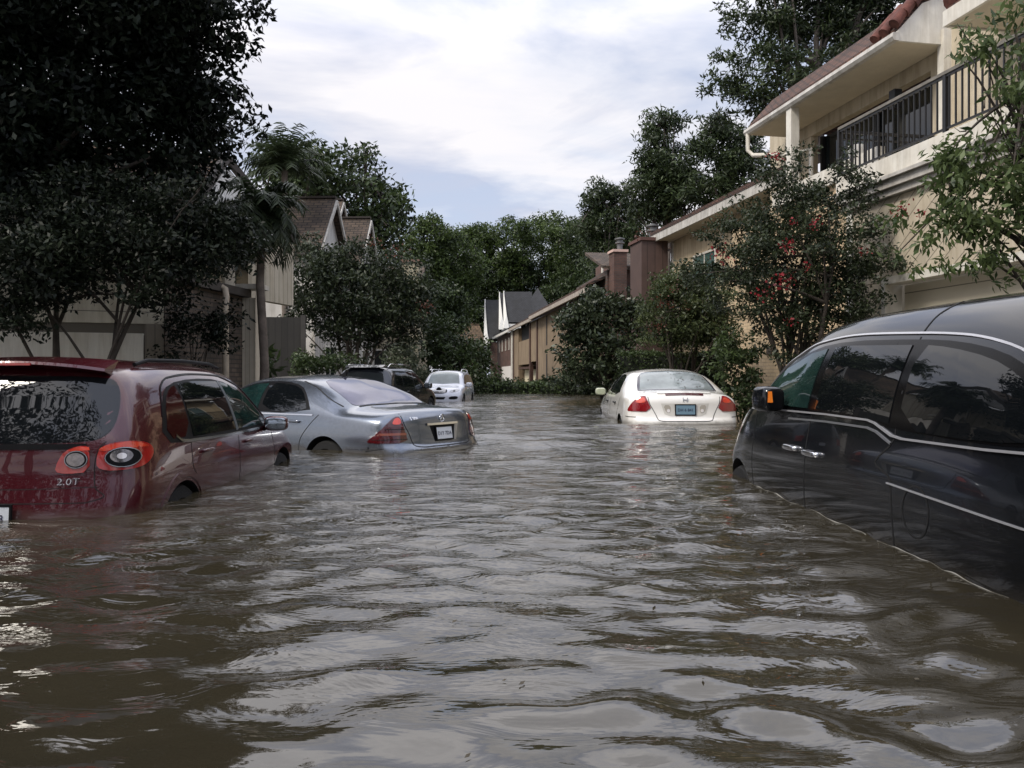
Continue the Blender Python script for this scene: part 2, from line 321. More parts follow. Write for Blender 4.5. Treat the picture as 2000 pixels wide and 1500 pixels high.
class Car:
    """rows: x from the tail, then zt zr wr zb wb wm ; z from the road"""
    def __init__(s, root, L, rows, paint, arches=(), shear_r=((0, 0), (2, 0)), shear_f=((0, 0), (2, 0)), bulge_r=.1, bulge_f=.25,
                 zs=.30, zbot=.18, zm=.66, rnd=.09, rk=.74, rw=.6, lower=None, inset_sill=.06):
        s.root = root; s.L = L
        rows = np.array(rows, float); kx = rows[:, 0]
        ends = np.array([0, .008, .02, .04, .065, .095, .13, .18])
        xs = np.unique(np.concatenate([ends, L-ends, np.arange(.24, L-.2, .06)]))
        tab = [pchip(kx, rows[:, i], xs) for i in range(1, 7)]
        W = rows[:, 6].max(); segs = [2, 3, 6, 8, 8, 6, 5]
        rings = []
        srz = np.array(shear_r); sfz = np.array(shear_f)
        def place(x0, y, z):
            wr = np.clip(1-x0/1.3, 0, 1)**2; wf = np.clip(1-(L-x0)/1.3, 0, 1)**2
            yy = np.minimum(np.abs(y)/W, 1.0)
            return x0+wr*(pchip(srz[:, 0], srz[:, 1], z)+bulge_r*yy**2.4)-wf*(pchip(sfz[:, 0], sfz[:, 1], z)+bulge_f*yy**2.4)
        for i, x in enumerate(xs):
            zt, zr, wr, zb, wb, wm = [a[i] for a in tab]
            zmm = min(zm, zb-.06)
            q = np.array([(0, zbot), (wm-inset_sill-.06, zbot), (wm-inset_sill, zs), (wm, zmm), (wb, zb), (wr, zr), (wr*rw, zr+(zt-zr)*rk), (0, zt)])
            c = np.concatenate([[0], np.cumsum(np.hypot(*np.diff(q, axis=0).T))])
            ti = np.concatenate([np.linspace(c[k], c[k+1], n, endpoint=False) for k, n in enumerate(segs)]+[[c[-1]]])
            y = pchip(c, q[:, 0], ti); z = pchip(c, q[:, 1], ti)
            tt = min(x, L-x)
            if tt < rnd:
                ins = rnd-math.sqrt(max(0, rnd**2-(rnd-tt)**2)); zc = (zbot+zt)/2
                y = y*(1-ins/max(wm, .3)); z = zc+(z-zc)*(1-ins/((zt-zbot)/2))
            yf = np.concatenate([y, -y[-2:0:-1]]); zf = np.concatenate([z, z[-2:0:-1]])
            rings.append(np.stack([place(np.full_like(yf, x), yf, zf), yf, zf], -1))
        n = len(rings[0]); V = []; Fc = []
        def cap(x, base, flip):
            zc = (base[:, 2].max()+base[:, 2].min())/2; K = 12; idx0 = len(V)
            for k in range(1, K):
                f = 1-k/K; y = base[:, 1]*f; z = zc+(base[:, 2]-zc)*f
                V.extend(np.stack([place(np.full_like(y, x), y, z), y, z], -1).tolist())
            V.append([float(place(np.array([x]), np.array([0.]), np.array([zc]))[0]), 0, zc])
            return idx0, K
        for r in rings: V.extend(r.tolist())
        for i in range(len(rings)-1):
            for k in range(n): Fc.append((i*n+k, i*n+(k+1) % n, (i+1)*n+(k+1) % n, (i+1)*n+k))
        for x, i in ((xs[0], 0), (xs[-1], len(rings)-1)):
            b0, K = cap(x, rings[i], i == 0); prev = i*n
            for k in range(K-1):
                cur = b0+k*n
                for j in range(n): Fc.append((prev+j, prev+(j+1) % n, cur+(j+1) % n, cur+j))
                prev = cur
            c = b0+(K-1)*n
            for j in range(n): Fc.append((prev+j, prev+(j+1) % n, c))
        s.bvh = BVHTree.FromPolygons([Vector(v) for v in V], Fc)
        me = bpy.data.meshes.new('body'); me.from_pydata(V, [], Fc); me.update()
        bm = bmesh.new(); bm.from_mesh(me); bmesh.ops.recalc_face_normals(bm, faces=bm.faces); bm.to_mesh(me); bm.free()
        dark = mat('arch_black', (.006, .006, .007), .7)
        me.materials.append(paint); me.materials.append(dark)
        o = bpy.data.objects.new('body', me); col.objects.link(o)
        cut = []
        for (ax, az, ar, side) in arches:
            mb = MB(); y0 = side*(W-.28); y1 = side*(W+.3); nseg = 40
            ring = [(ax+ar*math.cos(2*math.pi*k/nseg), az+ar*math.sin(2*math.pi*k/nseg)) for k in range(nseg)]
            mb.add([(x, y0, z) for x, z in ring]+[(x, y1, z) for x, z in ring], [tuple(range(nseg-1, -1, -1)), tuple(range(nseg, 2*nseg))]+[(i, (i+1) % nseg, nseg+(i+1) % nseg, nseg+i) for i in range(nseg)])
            c = mb.build('cutter', dark); cut.append(c)
            md = o.modifiers.new('b', 'BOOLEAN'); md.operation = 'DIFFERENCE'; md.object = c; md.solver = 'EXACT'
        if cut:
            dg = bpy.context.evaluated_depsgraph_get(); nm = bpy.data.meshes.new_from_object(o.evaluated_get(dg))
            o.modifiers.clear(); old = o.data; o.data = nm; bpy.data.meshes.remove(old)
            for c in cut: bpy.data.objects.remove(c)
            me = nm; me.materials.clear(); me.materials.append(paint); me.materials.append(dark)
            for p in me.polygons:
                k = 0
                for (ax, az, ar, side) in arches:
                    cc = p.center
                    if cc.y*side > 0 and math.hypot(cc.x-ax, cc.z-az) < ar+.004 and abs(cc.y) < W and \
                       all(math.hypot(me.vertices[v].co.x-ax, me.vertices[v].co.z-az) < ar+.004 for v in p.vertices): k = 1
                p.material_index = k
        me.polygons.foreach_set('use_smooth', [True]*len(me.polygons)); me.set_sharp_from_angle(angle=R(42))
        me.name = 'body'; o.parent = root; s.body = o; s.W = W
    # -- a patch of trim, glass or lamp laid on the body
    B = {'right': (Vector((0, -4, 0)), Vector((1, 0, 0)), Vector((0, 0, 1)), Vector((0, 1, 0))),
         'left': (Vector((0, 4, 0)), Vector((1, 0, 0)), Vector((0, 0, 1)), Vector((0, -1, 0))),
         'rear': (Vector((-4, 0, 0)), Vector((0, 1, 0)), Vector((0, 0, 1)), Vector((1, 0, 0))),
         'front': (Vector((10, 0, 0)), Vector((0, 1, 0)), Vector((0, 0, 1)), Vector((-1, 0, 0))),
         'top': (Vector((0, 0, 4)), Vector((1, 0, 0)), Vector((0, 1, 0)), Vector((0, 0, -1)))}
    @staticmethod
    def diag(deg, x0=0, y0=0):
        """looking at a rear corner; e1 runs along the picture to the right as seen by the viewer there"""
        a = R(deg); d = Vector((math.cos(a), math.sin(a), 0)); e1 = Vector((math.sin(a), -math.cos(a), 0))
        return (Vector((x0, y0, 0))-d*3, e1, Vector((0, 0, 1)), d)
    def hit(s, basis, a, b):
        o, e1, e2, d = s.B[basis] if isinstance(basis, str) else basis
        p, nn, i, di = s.bvh.ray_cast(o+e1*a+e2*b, d)
        if p is None:
            p, nn, i, di = s.bvh.find_nearest(o+e1*a+e2*b+d*3.2)
        if nn.dot(d) > 0: nn = -nn
        return p, nn, d
    def patch(s, name, pts, basis, m, off=.004, th=.012, step=.07, sm=0, parent=None, hole=None):
        pts = list(pts)
        for _ in range(sm):
            q = []
            for i in range(len(pts)):
                a, b = pts[i], pts[(i+1) % len(pts)]
                q += [(a[0]*.75+b[0]*.25, a[1]*.75+b[1]*.25), (a[0]*.25+b[0]*.75, a[1]*.25+b[1]*.75)]
            pts = q
        bm = bmesh.new(); vs = [bm.verts.new((x, y, 0)) for x, y in pts]; bm.faces.new(vs)
        bmesh.ops.triangulate(bm, faces=bm.faces[:])
        for ax in (0, 1):
            lo = min(p[ax] for p in pts); hi = max(p[ax] for p in pts); k = math.floor(lo/step)+1
            while k*step < hi-1e-4:
                no = [0, 0, 0]; no[ax] = 1; co_ = [0, 0, 0]; co_[ax] = k*step+1e-5
                bmesh.ops.bisect_plane(bm, geom=bm.verts[:]+bm.edges[:]+bm.faces[:], plane_co=co_, plane_no=no, dist=1e-6); k += 1
        dirs = {}
        for v in bm.verts:
            p, nn, d = s.hit(basis, v.co.x, v.co.y); v.co = p+nn*off; dirs[v] = nn
        be = [e for e in bm.edges if e.is_boundary]
        vb = {}
        for e in be:
            for v in e.verts:
                if v not in vb: vb[v] = bm.verts.new(v.co-dirs[v]*th)
        for e in be:
            a, b = e.verts
            try: bm.faces.new((a, b, vb[b], vb[a]))
            except ValueError: pass
        bmesh.ops.recalc_face_normals(bm, faces=bm.faces)
        me = bpy.data.meshes.new(name); bm.to_mesh(me); bm.free()
        # outward orientation
        c = sum((s.hit(basis, *p)[1] for p in pts[:1]), Vector())
        big = max(me.polygons, key=lambda f: f.area)
        if big.normal.dot(c) < 0: me.flip_normals()
        return link(name, me, m, parent or s.root, 40)
    def strip(s, name, pts, wd, basis, m, off=.004, th=.008, closed=False, parent=None, sub=6, smooth=True):
        p = [np.array(q, float) for q in pts]
        if smooth and len(p) > 2:
            tt = np.concatenate([[0], np.cumsum([np.linalg.norm(p[i+1]-p[i]) for i in range(len(p)-1)])]); A = np.array(p)
            ti = np.linspace(0, tt[-1], (len(p)-1)*sub+1); ti = np.unique(np.concatenate([ti, tt])); p = [np.array((pchip(tt, A[:, 0], u), pchip(tt, A[:, 1], u))).ravel() for u in ti]
        elif not smooth:
            q = []
            for i in range(len(p)-1):
                k = max(1, int(np.linalg.norm(p[i+1]-p[i])/.06))
                q += [p[i]+(p[i+1]-p[i])*j/k for j in range(k)]
            p = q+[p[-1]]
        elif len(p) == 2: p = [p[0]+(p[1]-p[0])*k/12 for k in range(13)]
        n = len(p); bm = bmesh.new(); rows = []
        for i in range(n):
            a, b = p[max(i-1, 0)], p[min(i+1, n-1)]
            if closed: a, b = p[(i-1) % n], p[(i+1) % n]
            d = (b-a)/max(np.linalg.norm(b-a), 1e-9); nn = np.array((-d[1], d[0]))*wd/2
            r = []
            for sgn in (-1, 1):
                q = p[i]+nn*sgn; h, no, dd = s.hit(basis, q[0], q[1]); r += [(h+no*off), (h-no*th)]
            rows.append([bm.verts.new(x) for x in r])
        rng_ = range(n) if closed else range(n-1)
        for i in rng_:
            a, b = rows[i], rows[(i+1) % n]
            for q in ((0, 2), (2, 3), (1, 0)):
                bm.faces.new((a[q[0]], b[q[0]], b[q[1]], a[q[1]]))
        bmesh.ops.recalc_face_normals(bm, faces=bm.faces)
        me = bpy.data.meshes.new(name); bm.to_mesh(me); bm.free()
        return link(name, me, m, parent or s.root, 40)
    def text(s, name, body, pos, size, basis, m, off=.006, parent=None, th=.004, flip=False, squash=1.0):
        cu = bpy.data.curves.new('t', 'FONT'); cu.body = body; cu.size = 1; cu.align_x = 'CENTER'; cu.align_y = 'CENTER'; cu.extrude = .5; cu.resolution_u = 3
        to = bpy.data.objects.new('t', cu); col.objects.link(to)
        me = bpy.data.meshes.new_from_object(to.evaluated_get(bpy.context.evaluated_depsgraph_get()))
        bpy.data.objects.remove(to); bpy.data.curves.remove(cu)
        sg = -1 if flip else 1
        for v in me.vertices:
            h, no, d = s.hit(basis, pos[0]+sg*v.co.x*size*squash, pos[1]+v.co.y*size); v.co = h+no*(off+(v.co.z)*th)
        me.name = name
        return link(name, me, m, parent or s.root)
    def wheel(s, x, z, r, side, spokes=7, rim=None, y=None):
        y = y if y is not None else side*(s.W-.03)
        ax = (0, side, 0); c = (x, y-side*.2, z)
        tyre = MB().lathe([(r*.66, .0), (r*.93, .0), (r, .03), (r, .17), (r*.95, .2), (r*.7, .205), (r*.66, .19)], c, ax, 32)
        tyre.add([], []); 
        o = tyre.build('wheel', mat('tyre_rubber', (.005, .005, .005), .8, bump=.3, bscale=60), s.root, 35)
        rm = MB().lathe([(r*.66, .17), (r*.62, .19), (r*.58, .15), (.08, .13), (.075, .17), (.001, .175)], c, ax, 32)
        for k in range(spokes):
            a = 2*math.pi*k/spokes; u = Vector((math.cos(a), 0, math.sin(a)))
            p = Vector(c)+Vector(ax)*.165
            rm.bar(p+u*.05, p+u*r*.61, .05, .03)
        rm.build('rim', rim or mat('alloy', (.35, .35, .36), .3, metal=.9), o, 35)
        return o
    def mirror(s, c, r, side, paintm, glassm=None, yaw=0, foot=None):
        M = Matrix.Rotation(yaw, 3, 'Z')
        o = MB().sup(c, r, .55, 18, 12, M).build('mirror', paintm, s.root, 50)
        g = MB().sup(Vector(c)+M @ Vector((-r[0]*.93, 0, 0)), (r[0]*.12, r[1]*.86, r[2]*.82), .5, 14, 8, M).build('mirror_glass', glassm or mat('mirror_glass', (.30, .33, .36), .03, metal=1), o, 50)
        if foot: MB().bar(Vector(c)+Vector((.02, -side*r[1]*.7, -r[2]*.5)), foot, .05, .035).build('mirror_foot', mat('trim_black', (.006, .006, .007), .42, ior=1.22), o)
        return o
    def handle(s, x, z, side, m, w=.2):
        p, nn, d = s.hit('right' if side < 0 else 'left', x, z)
        o = MB().sup(p+nn*.025, (w/2, .014, .017), .6, 14, 8)
        for dx in (-w*.42, w*.42): o.sup(p+nn*.008+Vector((dx, 0, 0)), (.018, .022, .016), .6, 8, 6)
        return o.build('door_handle', m, s.root, 45)
    def plate(s, x, y, z, w, h, tilt, m, text, tm, ny=0):
        M = Matrix.Rotation(tilt, 3, 'Y')
        o = MB().box((-.006, -w/2, -h/2), (.006, w/2, h/2)); o.v = [tuple(M @ Vector(v)+Vector((x, y, z))) for v in o.v]
        po = o.build('licence_plate', m, s.root)
        fr = MB()
        for a, b in (((-.009, -w/2-.012, -h/2-.012), (.004, w/2+.012, -h/2+.004)), ((-.009, -w/2-.012, h/2-.004), (.004, w/2+.012, h/2+.012)),
                     ((-.0085, -w/2-.012, -h/2+.004), (.004, -w/2+.004, h/2-.004)), ((-.0085, w/2-.004, -h/2+.004), (.004, w/2+.012, h/2-.004))): fr.box(a, b)
        fr.v = [tuple(M @ Vector(v)+Vector((x, y, z))) for v in fr.v]; fr.build('plate_frame', mat('trim_black', (.006, .006, .007), .42, ior=1.22), po)
        for body, dy, dz, sz in text:
            cu = bpy.data.curves.new('t', 'FONT'); cu.body = body; cu.size = sz; cu.align_x = 'CENTER'; cu.align_y = 'CENTER'; cu.extrude = .001; cu.resolution_u = 3; cu.space_character = 1.05
            to = bpy.data.objects.new('t', cu); col.objects.link(to)
            me = bpy.data.meshes.new_from_object(to.evaluated_get(bpy.context.evaluated_depsgraph_get())); bpy.data.objects.remove(to); bpy.data.curves.remove(cu)
            for v in me.vertices: v.co = M @ Vector((-.0085-v.co.z, -(v.co.x+dy)*.9, v.co.y+dz))+Vector((x, y, z))
            me.name = 'plate_lettering'; link('plate_lettering', me, tm, po)
        return po

def mir(p): return [(-a, b) for a, b in p]
GL = lambda: mat('tinted_glass', (.004, .005, .006), .015, ior=1.6)
TB = lambda: mat('trim_black', (.006, .006, .007), .42, ior=1.22)
CH = lambda: mat('chrome', (.72, .72, .74), .12, metal=1)
SAT = lambda: mat('chrome_satin', (.62, .62, .64), .34, metal=.7)
SEAM = lambda: mat('seam', (.004, .004, .004), .8)
RED = lambda: mat('lamp_red', (.36, .018, .014), .06, coat=1, var=.4, vscale=9)
RED2 = lambda: mat('lamp_red_bright', (.62, .055, .025), .08, coat=1, var=.3, vscale=14)
CLEAR = lambda: mat('lamp_clear', (.20, .18, .18), .10, metal=.75, coat=1, var=.6, vscale=30)
def circle(cx, cy, rx, ry, n=20, a0=0): return [(cx+rx*math.cos(2*math.pi*k/n+a0), cy+ry*math.sin(2*math.pi*k/n+a0)) for k in range(n)]

# ---------------- dark red compact SUV, left foreground
def red_suv():
    root = empty('parked_car', (-2.82, 4.30, -.495), R(89.5), .82, 'dark red compact SUV with round tail lamps at the left edge of the flood', 'car', 'cars stranded in the flooded street')
    paint = mat('paint_dark_red', (.056, .003, .007), .25, metal=.2, coat=1, coat_rough=.015)
    rows = [(0, 1.60, 1.50, .60, 1.04, .80, .85), (.15, 1.645, 1.545, .62, 1.04, .845, .89), (.5, 1.675, 1.575, .645, 1.02, .87, .905), (1.2, 1.69, 1.59, .655, 1.0, .88, .905),
            (2.0, 1.68, 1.58, .65, .985, .885, .905), (2.5, 1.645, 1.545, .64, .975, .885, .905), (2.95, 1.45, 1.37, .66, .965, .88, .905), (3.4, 1.10, 1.055, .75, .955, .87, .90),
            (3.8, 1.03, .985, .72, .93, .85, .89), (4.2, .93, .89, .68, .84, .8, .86), (4.43, .74, .69, .6, .62, .68, .74)]
    c = Car(root, 4.43, rows, paint, arches=[(.93, .34, .40, -1), (3.53, .36, .41, -1)],
            shear_r=((.15, .10), (.42, .0), (.6, .0), (.72, .03), (.80, .05), (.9, .075), (1.05, .085), (1.2, .14), (1.45, .26), (1.62, .33), (1.7, .34)),
            shear_f=((.2, .1), (.5, 0), (.75, .05), (.95, .2)), bulge_r=.16, bulge_f=.30, zm=.74, rnd=.11)
    gl = mat('rear_glass', (.006, .007, .008), .02, ior=1.5)
    rw = [(-.70, 1.14), (-.72, 1.30), (-.665, 1.50), (-.55, 1.545), (.55, 1.545), (.665, 1.50), (.72, 1.30), (.70, 1.14), (.55, 1.09), (-.55, 1.09)]
    c.patch('rear_window', rw, 'rear', gl, sm=2, off=.003)
    c.strip('window_seal', [(-.57, 1.07), (.57, 1.07)], .035, 'rear', TB(), off=.006)
    # tailgate seam, bumper ledge
    c.strip('tailgate_seam', [(-.685, 1.10), (-.65, 1.06), (-.625, .93), (-.64, .80), (-.70, .74), (-.60, .70)], .006, 'rear', SEAM(), off=.0015, th=.004)
    c.strip('tailgate_seam', mir([(-.685, 1.10), (-.65, 1.06), (-.625, .93), (-.64, .80), (-.70, .74), (-.60, .70)]), .010, 'rear', SEAM(), off=.0015, th=.004)
    c.strip('tailgate_seam', [(-.60, .70), (.60, .70)], .006, 'rear', SEAM(), off=.0015, th=.004)
    # spoiler
    sp = MB(); vs = []
    for k in range(25):
        y = -.60+1.2*k/24; f = (y/.62)**2
        vs += [(.52, y, 1.685-.03*f), (.235+.10*f, y, 1.648-.055*f), (.225+.10*f, y, 1.628-.055*f), (.32+.1*f, y, 1.60-.05*f)]
    sp.add(vs, [(k*4+a, k*4+(a+1) % 4, k*4+4+(a+1) % 4, k*4+4+a) for k in range(24) for a in range(4)]+[(0, 1, 2, 3), (99, 98, 97, 96)])
    so_ = sp.build('spoiler', paint, root, 40)
    MB().box((.219, -.14, 1.618), (.232, .14, 1.634)).build('brake_light', RED(), so_)
    # tail lamps: outer on the wing, inner on the tailgate
    dg = Car.diag(32)
    for sd, nm in ((-1, 'r'), (1, 'l')):
        bs = Car.diag(32 if sd < 0 else -32)
        # find where the body corner is in this view
        ctr = bs[1].dot(Vector((.22, sd*.78, 0))-bs[0])
        q = lambda pts: [(ctr+a*(1 if sd < 0 else -1), b) for a, b in pts]
        lo = c.patch('tail_lamp', q([(-.155, .905), (-.16, 1.0), (-.13, 1.07), (0, 1.10), (.12, 1.09), (.20, 1.05), (.205, .985), (.15, .93), (.05, .905)]), bs, RED(), off=.012, th=.02, sm=2)
        c.patch('lamp_bright_patch', q([(-.15, 1.035), (-.13, 1.066), (0, 1.094), (.11, 1.082), (.185, 1.045), (.1, 1.050), (-.02, 1.045)]), bs, RED2(), off=.0145, th=.004, sm=1, parent=lo)  # brighter red patch across the upper part of the lens
        c.patch('lamp_ring', q(circle(.0, .990, .112, .068)), bs, TB(), off=.016, th=.005, parent=lo)
        c.strip('lamp_bezel', q(circle(.0, .990, .107, .064)), .004, bs, mat('chrome_dull', (.42, .43, .45), .3, metal=.8), off=.02, th=.003, closed=True, parent=lo, smooth=False)
        c.patch('lamp_reflector', q(circle(-.012, 1.0, .068, .044)), bs, CLEAR(), off=.02, th=.006, parent=lo)
        c.patch('lamp_bulb', q(circle(-.012, 1.0, .030, .020)), bs, mat('lamp_white', (.85, .8, .78), .1, metal=.3, coat=1), off=.024, th=.006, parent=lo)
        s_ = 1 if sd > 0 else -1
        li = c.patch('tail_lamp', [(s_*a, b) for a, b in [(.60, .90), (.59, 1.07), (.52, 1.075), (.44, 1.04), (.40, .97), (.385, .905), (.45, .888)]], 'rear', RED(), off=.010, th=.015, sm=1)
        c.patch('lamp_bright_patch', [(s_*a, b) for a, b in [(.595, 1.045), (.59, 1.065), (.52, 1.068), (.46, 1.04), (.52, 1.04)]], 'rear', RED2(), off=.0125, th=.004, parent=li)
        c.patch('lamp_ring', [(s_*a, b) for a, b in circle(.515, .983, .072, .06)], 'rear', TB(), off=.0135, th=.004, parent=li)
        c.patch('lamp_reflector', [(s_*a, b) for a, b in circle(.512, .983, .056, .045)], 'rear', CLEAR(), off=.016, th=.004, parent=li)
        c.strip('lamp_bezel', [(s_*a, b) for a, b in circle(.515, .983, .068, .056)], .004, 'rear', mat('chrome_dull', None), off=.017, th=.003, closed=True, parent=li, smooth=False)
    c.text('badge', '2.0T', (-.475, .835), .062, 'rear', CH(), flip=True, squash=1.25)
    # side glass (right side seen)
    for sd, bs in ((-1, 'right'), (1, 'left')):
        c.patch('window_surround', [(.62, 1.05), (.80, 1.38), (1.0, 1.485), (1.5, 1.525), (2.1, 1.515), (2.6, 1.405), (3.08, 1.13), (3.14, 1.02), (2.2, 1.01), (1.2, 1.02)], bs, TB(), off=.002, sm=1)
        c.patch('quarter_window', [(.71, 1.07), (.84, 1.36), (1.0, 1.455), (1.13, 1.475), (1.13, 1.07)], bs, mat('glass_red', (.03, .004, .005), .05, ior=1.6), off=.005, sm=1)
        c.patch('rear_door_window', [(1.17, 1.06), (1.17, 1.482), (1.5, 1.50), (2.03, 1.495), (2.12, 1.06)], bs, GL(), off=.005)
        c.patch('front_door_window', [(2.19, 1.06), (2.10, 1.49), (2.3, 1.468), (2.60, 1.375), (2.95, 1.165), (3.05, 1.06)], bs, mat('glass_green', (.012, .035, .032), .02, ior=1.6, var2=(.004, .010, .010), vscale=5), off=.005)  # green tint carries the sky seen through the cabin
        c.strip('chrome_strip', [(.86, 1.09), (.96, 1.045), (1.1, 1.035), (2.2, 1.022), (3.1, 1.025)], .022, bs, CH(), off=.010)
        c.strip('roof_strip', [(.72, 1.24), (.86, 1.46), (1.05, 1.53), (1.6, 1.56), (2.1, 1.55), (2.6, 1.445), (3.12, 1.13)], .012, bs, TB(), off=.006)
        c.strip('pillar_trim', [(2.16, 1.05), (2.06, 1.50)], .05, bs, mat('pillar_grey', (.10, .11, .115), .3), off=.0075)
        for sm_ in ([(1.12, 1.02), (1.10, .85), (1.2, .72), (1.36, .55), (1.42, .35)], [(2.17, 1.0), (2.16, .7), (2.17, .35)], [(3.16, 1.0), (3.2, .75), (3.2, .35)]):
            c.strip('door_seam', sm_, .009, bs, SEAM(), off=.0015, th=.004)
        c.strip('arch_lip', [(.93+.435*math.cos(R(a)), .36+.435*math.sin(R(a))) for a in range(5, 176, 10)], .05, bs, mat('paint_dark_red', None), off=.008, smooth=False)
        c.handle(1.40, .93, sd, paint, .2); c.handle(2.42, .93, sd, paint, .2)
        c.mirror((2.98, sd*.99, 1.06), (.085, .12, .075), sd, paint, yaw=R(-10*sd), foot=(2.98, sd*.86, 1.0))
    c.wheel(.93, .36, .35, -1); c.wheel(3.53, .36, .35, -1)
    c.patch('windscreen', [(2.62, -.55), (2.55, 0), (2.62, .55), (3.22, .68), (3.32, 0), (3.22, -.68)], 'top', GL(), off=.004)
    for sd in (-1, 1):
        rr = MB().tube([(.75, sd*.60, 1.63), (.95, sd*.605, 1.665), (1.6, sd*.605, 1.672), (2.2, sd*.60, 1.655), (2.4, sd*.60, 1.62)], .016, 8).build('roof_rail', TB(), root, 40)
    c.plate(-.014, 0, .615, .305, .15, R(4), mat('plate_white', (.62, .64, .66), .35), [('JR7 K58', 0, -.008, .072)], mat('plate_ink', (.02, .02, .05), .5))
    c.strip('bumper_crease', [(-.66, .80), (0, .79), (.66, .80)], .005, 'rear', SEAM(), off=.001, th=.003)
red_suv()
mud(MATS['paint_dark_red'], 0.604, 0.30)

# ---------------- silver sedan turned across the drive
def silver_sedan():
    root = empty('parked_car', (-.66, 8.36, -.47), R(145), .87, 'silver sedan standing at an angle behind the red car, trunk towards the viewer', 'car', 'cars stranded in the flooded street')
    paint = mat('paint_silver', (.165, .185, .22), .25, metal=.75, coat=1, coat_rough=.03, var=.12, vscale=25)
    rows = [(0, .985, .955, .60, .86, .74, .78), (.12, 1.03, .99, .66, .89, .83, .87), (.5, 1.06, 1.01, .70, .92, .87, .915), (.85, 1.09, 1.03, .71, .935, .885, .925), (1.25, 1.27, 1.19, .665, .945, .89, .93),
            (1.7, 1.41, 1.325, .62, .945, .895, .93), (2.2, 1.45, 1.37, .61, .94, .895, .93), (2.75, 1.435, 1.36, .62, .93, .89, .93), (3.15, 1.33, 1.26, .65, .92, .885, .925), (3.65, 1.07, 1.02, .72, .91, .87, .92), (3.85, 1.02, .97, .72, .9, .86, .915),
            (4.4, .95, .90, .68, .86, .82, .89), (4.85, .83, .79, .6, .74, .74, .8), (5.04, .64, .6, .5, .56, .6, .66)]
    c = Car(root, 5.04, rows, paint, arches=[(1.16, .34, .375, 1), (4.12, .34, .375, 1)],
            shear_r=((.15, .12), (.40, .0), (.58, .0), (.62, .05), (.75, .085), (.95, .12), (1.05, .14)), shear_f=((.2, .1), (.5, 0), (.7, .04), (1.0, .15)), bulge_r=.20, bulge_f=.35, zm=.68, rnd=.10)
    gl = mat('glass_sky', (.10, .10, .15), .06, metal=.55, ior=1.8, var=.35, vscale=1.6)  # violet metallic tint puts the sky's reflection into the glass colour
    c.patch('rear_window', [(.93, -.60), (1.02, -.64), (1.60, -.535), (1.70, -.3), (1.715, 0), (1.70, .3), (1.60, .535), (1.02, .64), (.93, .60), (.875, .3), (.865, 0), (.875, -.3)], 'top', gl, off=.004, sm=1)
    c.strip('window_seal', [(.90, -.60), (.845, -.3), (.835, 0), (.845, .3), (.90, .60)], .02, 'top', TB(), off=.005)
    for sd, bs in ((1, 'left'), (-1, 'right')):
        c.patch('window_surround', [(1.42, .965), (1.62, 1.18), (1.83, 1.31), (2.2, 1.365), (2.7, 1.355), (3.1, 1.25), (3.62, .985)], bs, TB(), off=.002, sm=1)
        c.patch('rear_door_window', [(1.50, .985), (1.66, 1.18), (1.86, 1.295), (2.2, 1.335), (2.42, 1.335), (2.40, .985)], bs, GL(), off=.005, sm=1)
        c.patch('front_door_window', [(2.47, .985), (2.49, 1.335), (2.75, 1.32), (3.08, 1.225), (3.52, .99)], bs, mat('glass_green', None), off=.005)
        c.strip('chrome_strip', [(1.40, .955), (2.4, .952), (3.6, .95)], .016, bs, CH(), off=.008)
        c.strip('side_moulding', [(.45, .605), (.80, .60)], .03, bs, paint, off=.012)
        for sm_ in ([(1.30, .96), (1.42, .85), (1.60, .62), (1.66, .32)], [(2.44, .94), (2.45, .6), (2.45, .32)], [(3.55, .94), (3.62, .6), (3.62, .32)], [(.50, .56), (.26, .60)]):
            c.strip('door_seam', sm_, .010, bs, SEAM(), off=.0015, th=.004)
        c.strip('roof_seam', [(1.02, 1.06), (1.3, 1.165), (1.6, 1.29), (1.9, 1.365)], .008, bs, SEAM(), off=.0015, th=.004)
        c.handle(1.72, .87, sd, paint, .22); c.handle(2.75, .87, sd, paint, .22)
        c.mirror((3.38, sd*1.0, 1.0), (.09, .12, .075), sd, paint, foot=(3.38, sd*.86, .95))
        bsd = Car.diag(-38 if sd > 0 else 38); ctr = bsd[1].dot(Vector((.30, sd*.80, 0))-bsd[0]); g = -1 if sd > 0 else 1
        q = lambda pts: [(ctr+(a-.08)*g, b) for a, b in pts]
        lamp = c.patch('tail_lamp', q([(-.20, .655), (-.155, .80), (-.115, .955), (-.04, .955), (.05, .88), (.16, .77), (.26, .685), (.25, .66)]), bsd, mat('lamp_dark_red', (.07, .006, .008), .08, coat=1, var=.5, vscale=6), off=.010, th=.02, sm=1)
        c.patch('lamp_bright_patch', q([(-.12, .87), (-.105, .94), (-.05, .94), (-.01, .885), (-.03, .865)]), bsd, RED2(), off=.0135, th=.005, parent=lamp, sm=1)
        c.patch('lamp_band', q([(-.178, .745), (-.17, .772), (.13, .772), (.165, .745)]), bsd, mat('lamp_amber', (.22, .06, .035), .1, coat=1), off=.0135, th=.005, parent=lamp)
        c.strip('lamp_rib', q([(-.16, .815), (.08, .815)]), .006, bsd, SEAM(), off=.0125, th=.004, parent=lamp)
        c.strip('lamp_rib', q([(-.19, .70), (.22, .70)]), .006, bsd, SEAM(), off=.0125, th=.004, parent=lamp)
    # trunk lid seam and plate recess
    lid = [(-.60, .99), (-.60, .90), (-.55, .76), (-.50, .62), (-.36, .60), (.36, .60), (.50, .62), (.55, .76), (.60, .90), (.60, .99)]
    c.strip('trunk_seam', lid, .010, 'rear', SEAM(), off=.0015, th=.004)
    rec = c.patch('plate_recess', [(-.23, .845), (.23, .845), (.175, .66), (-.175, .66)], 'rear', TB(), off=.003)
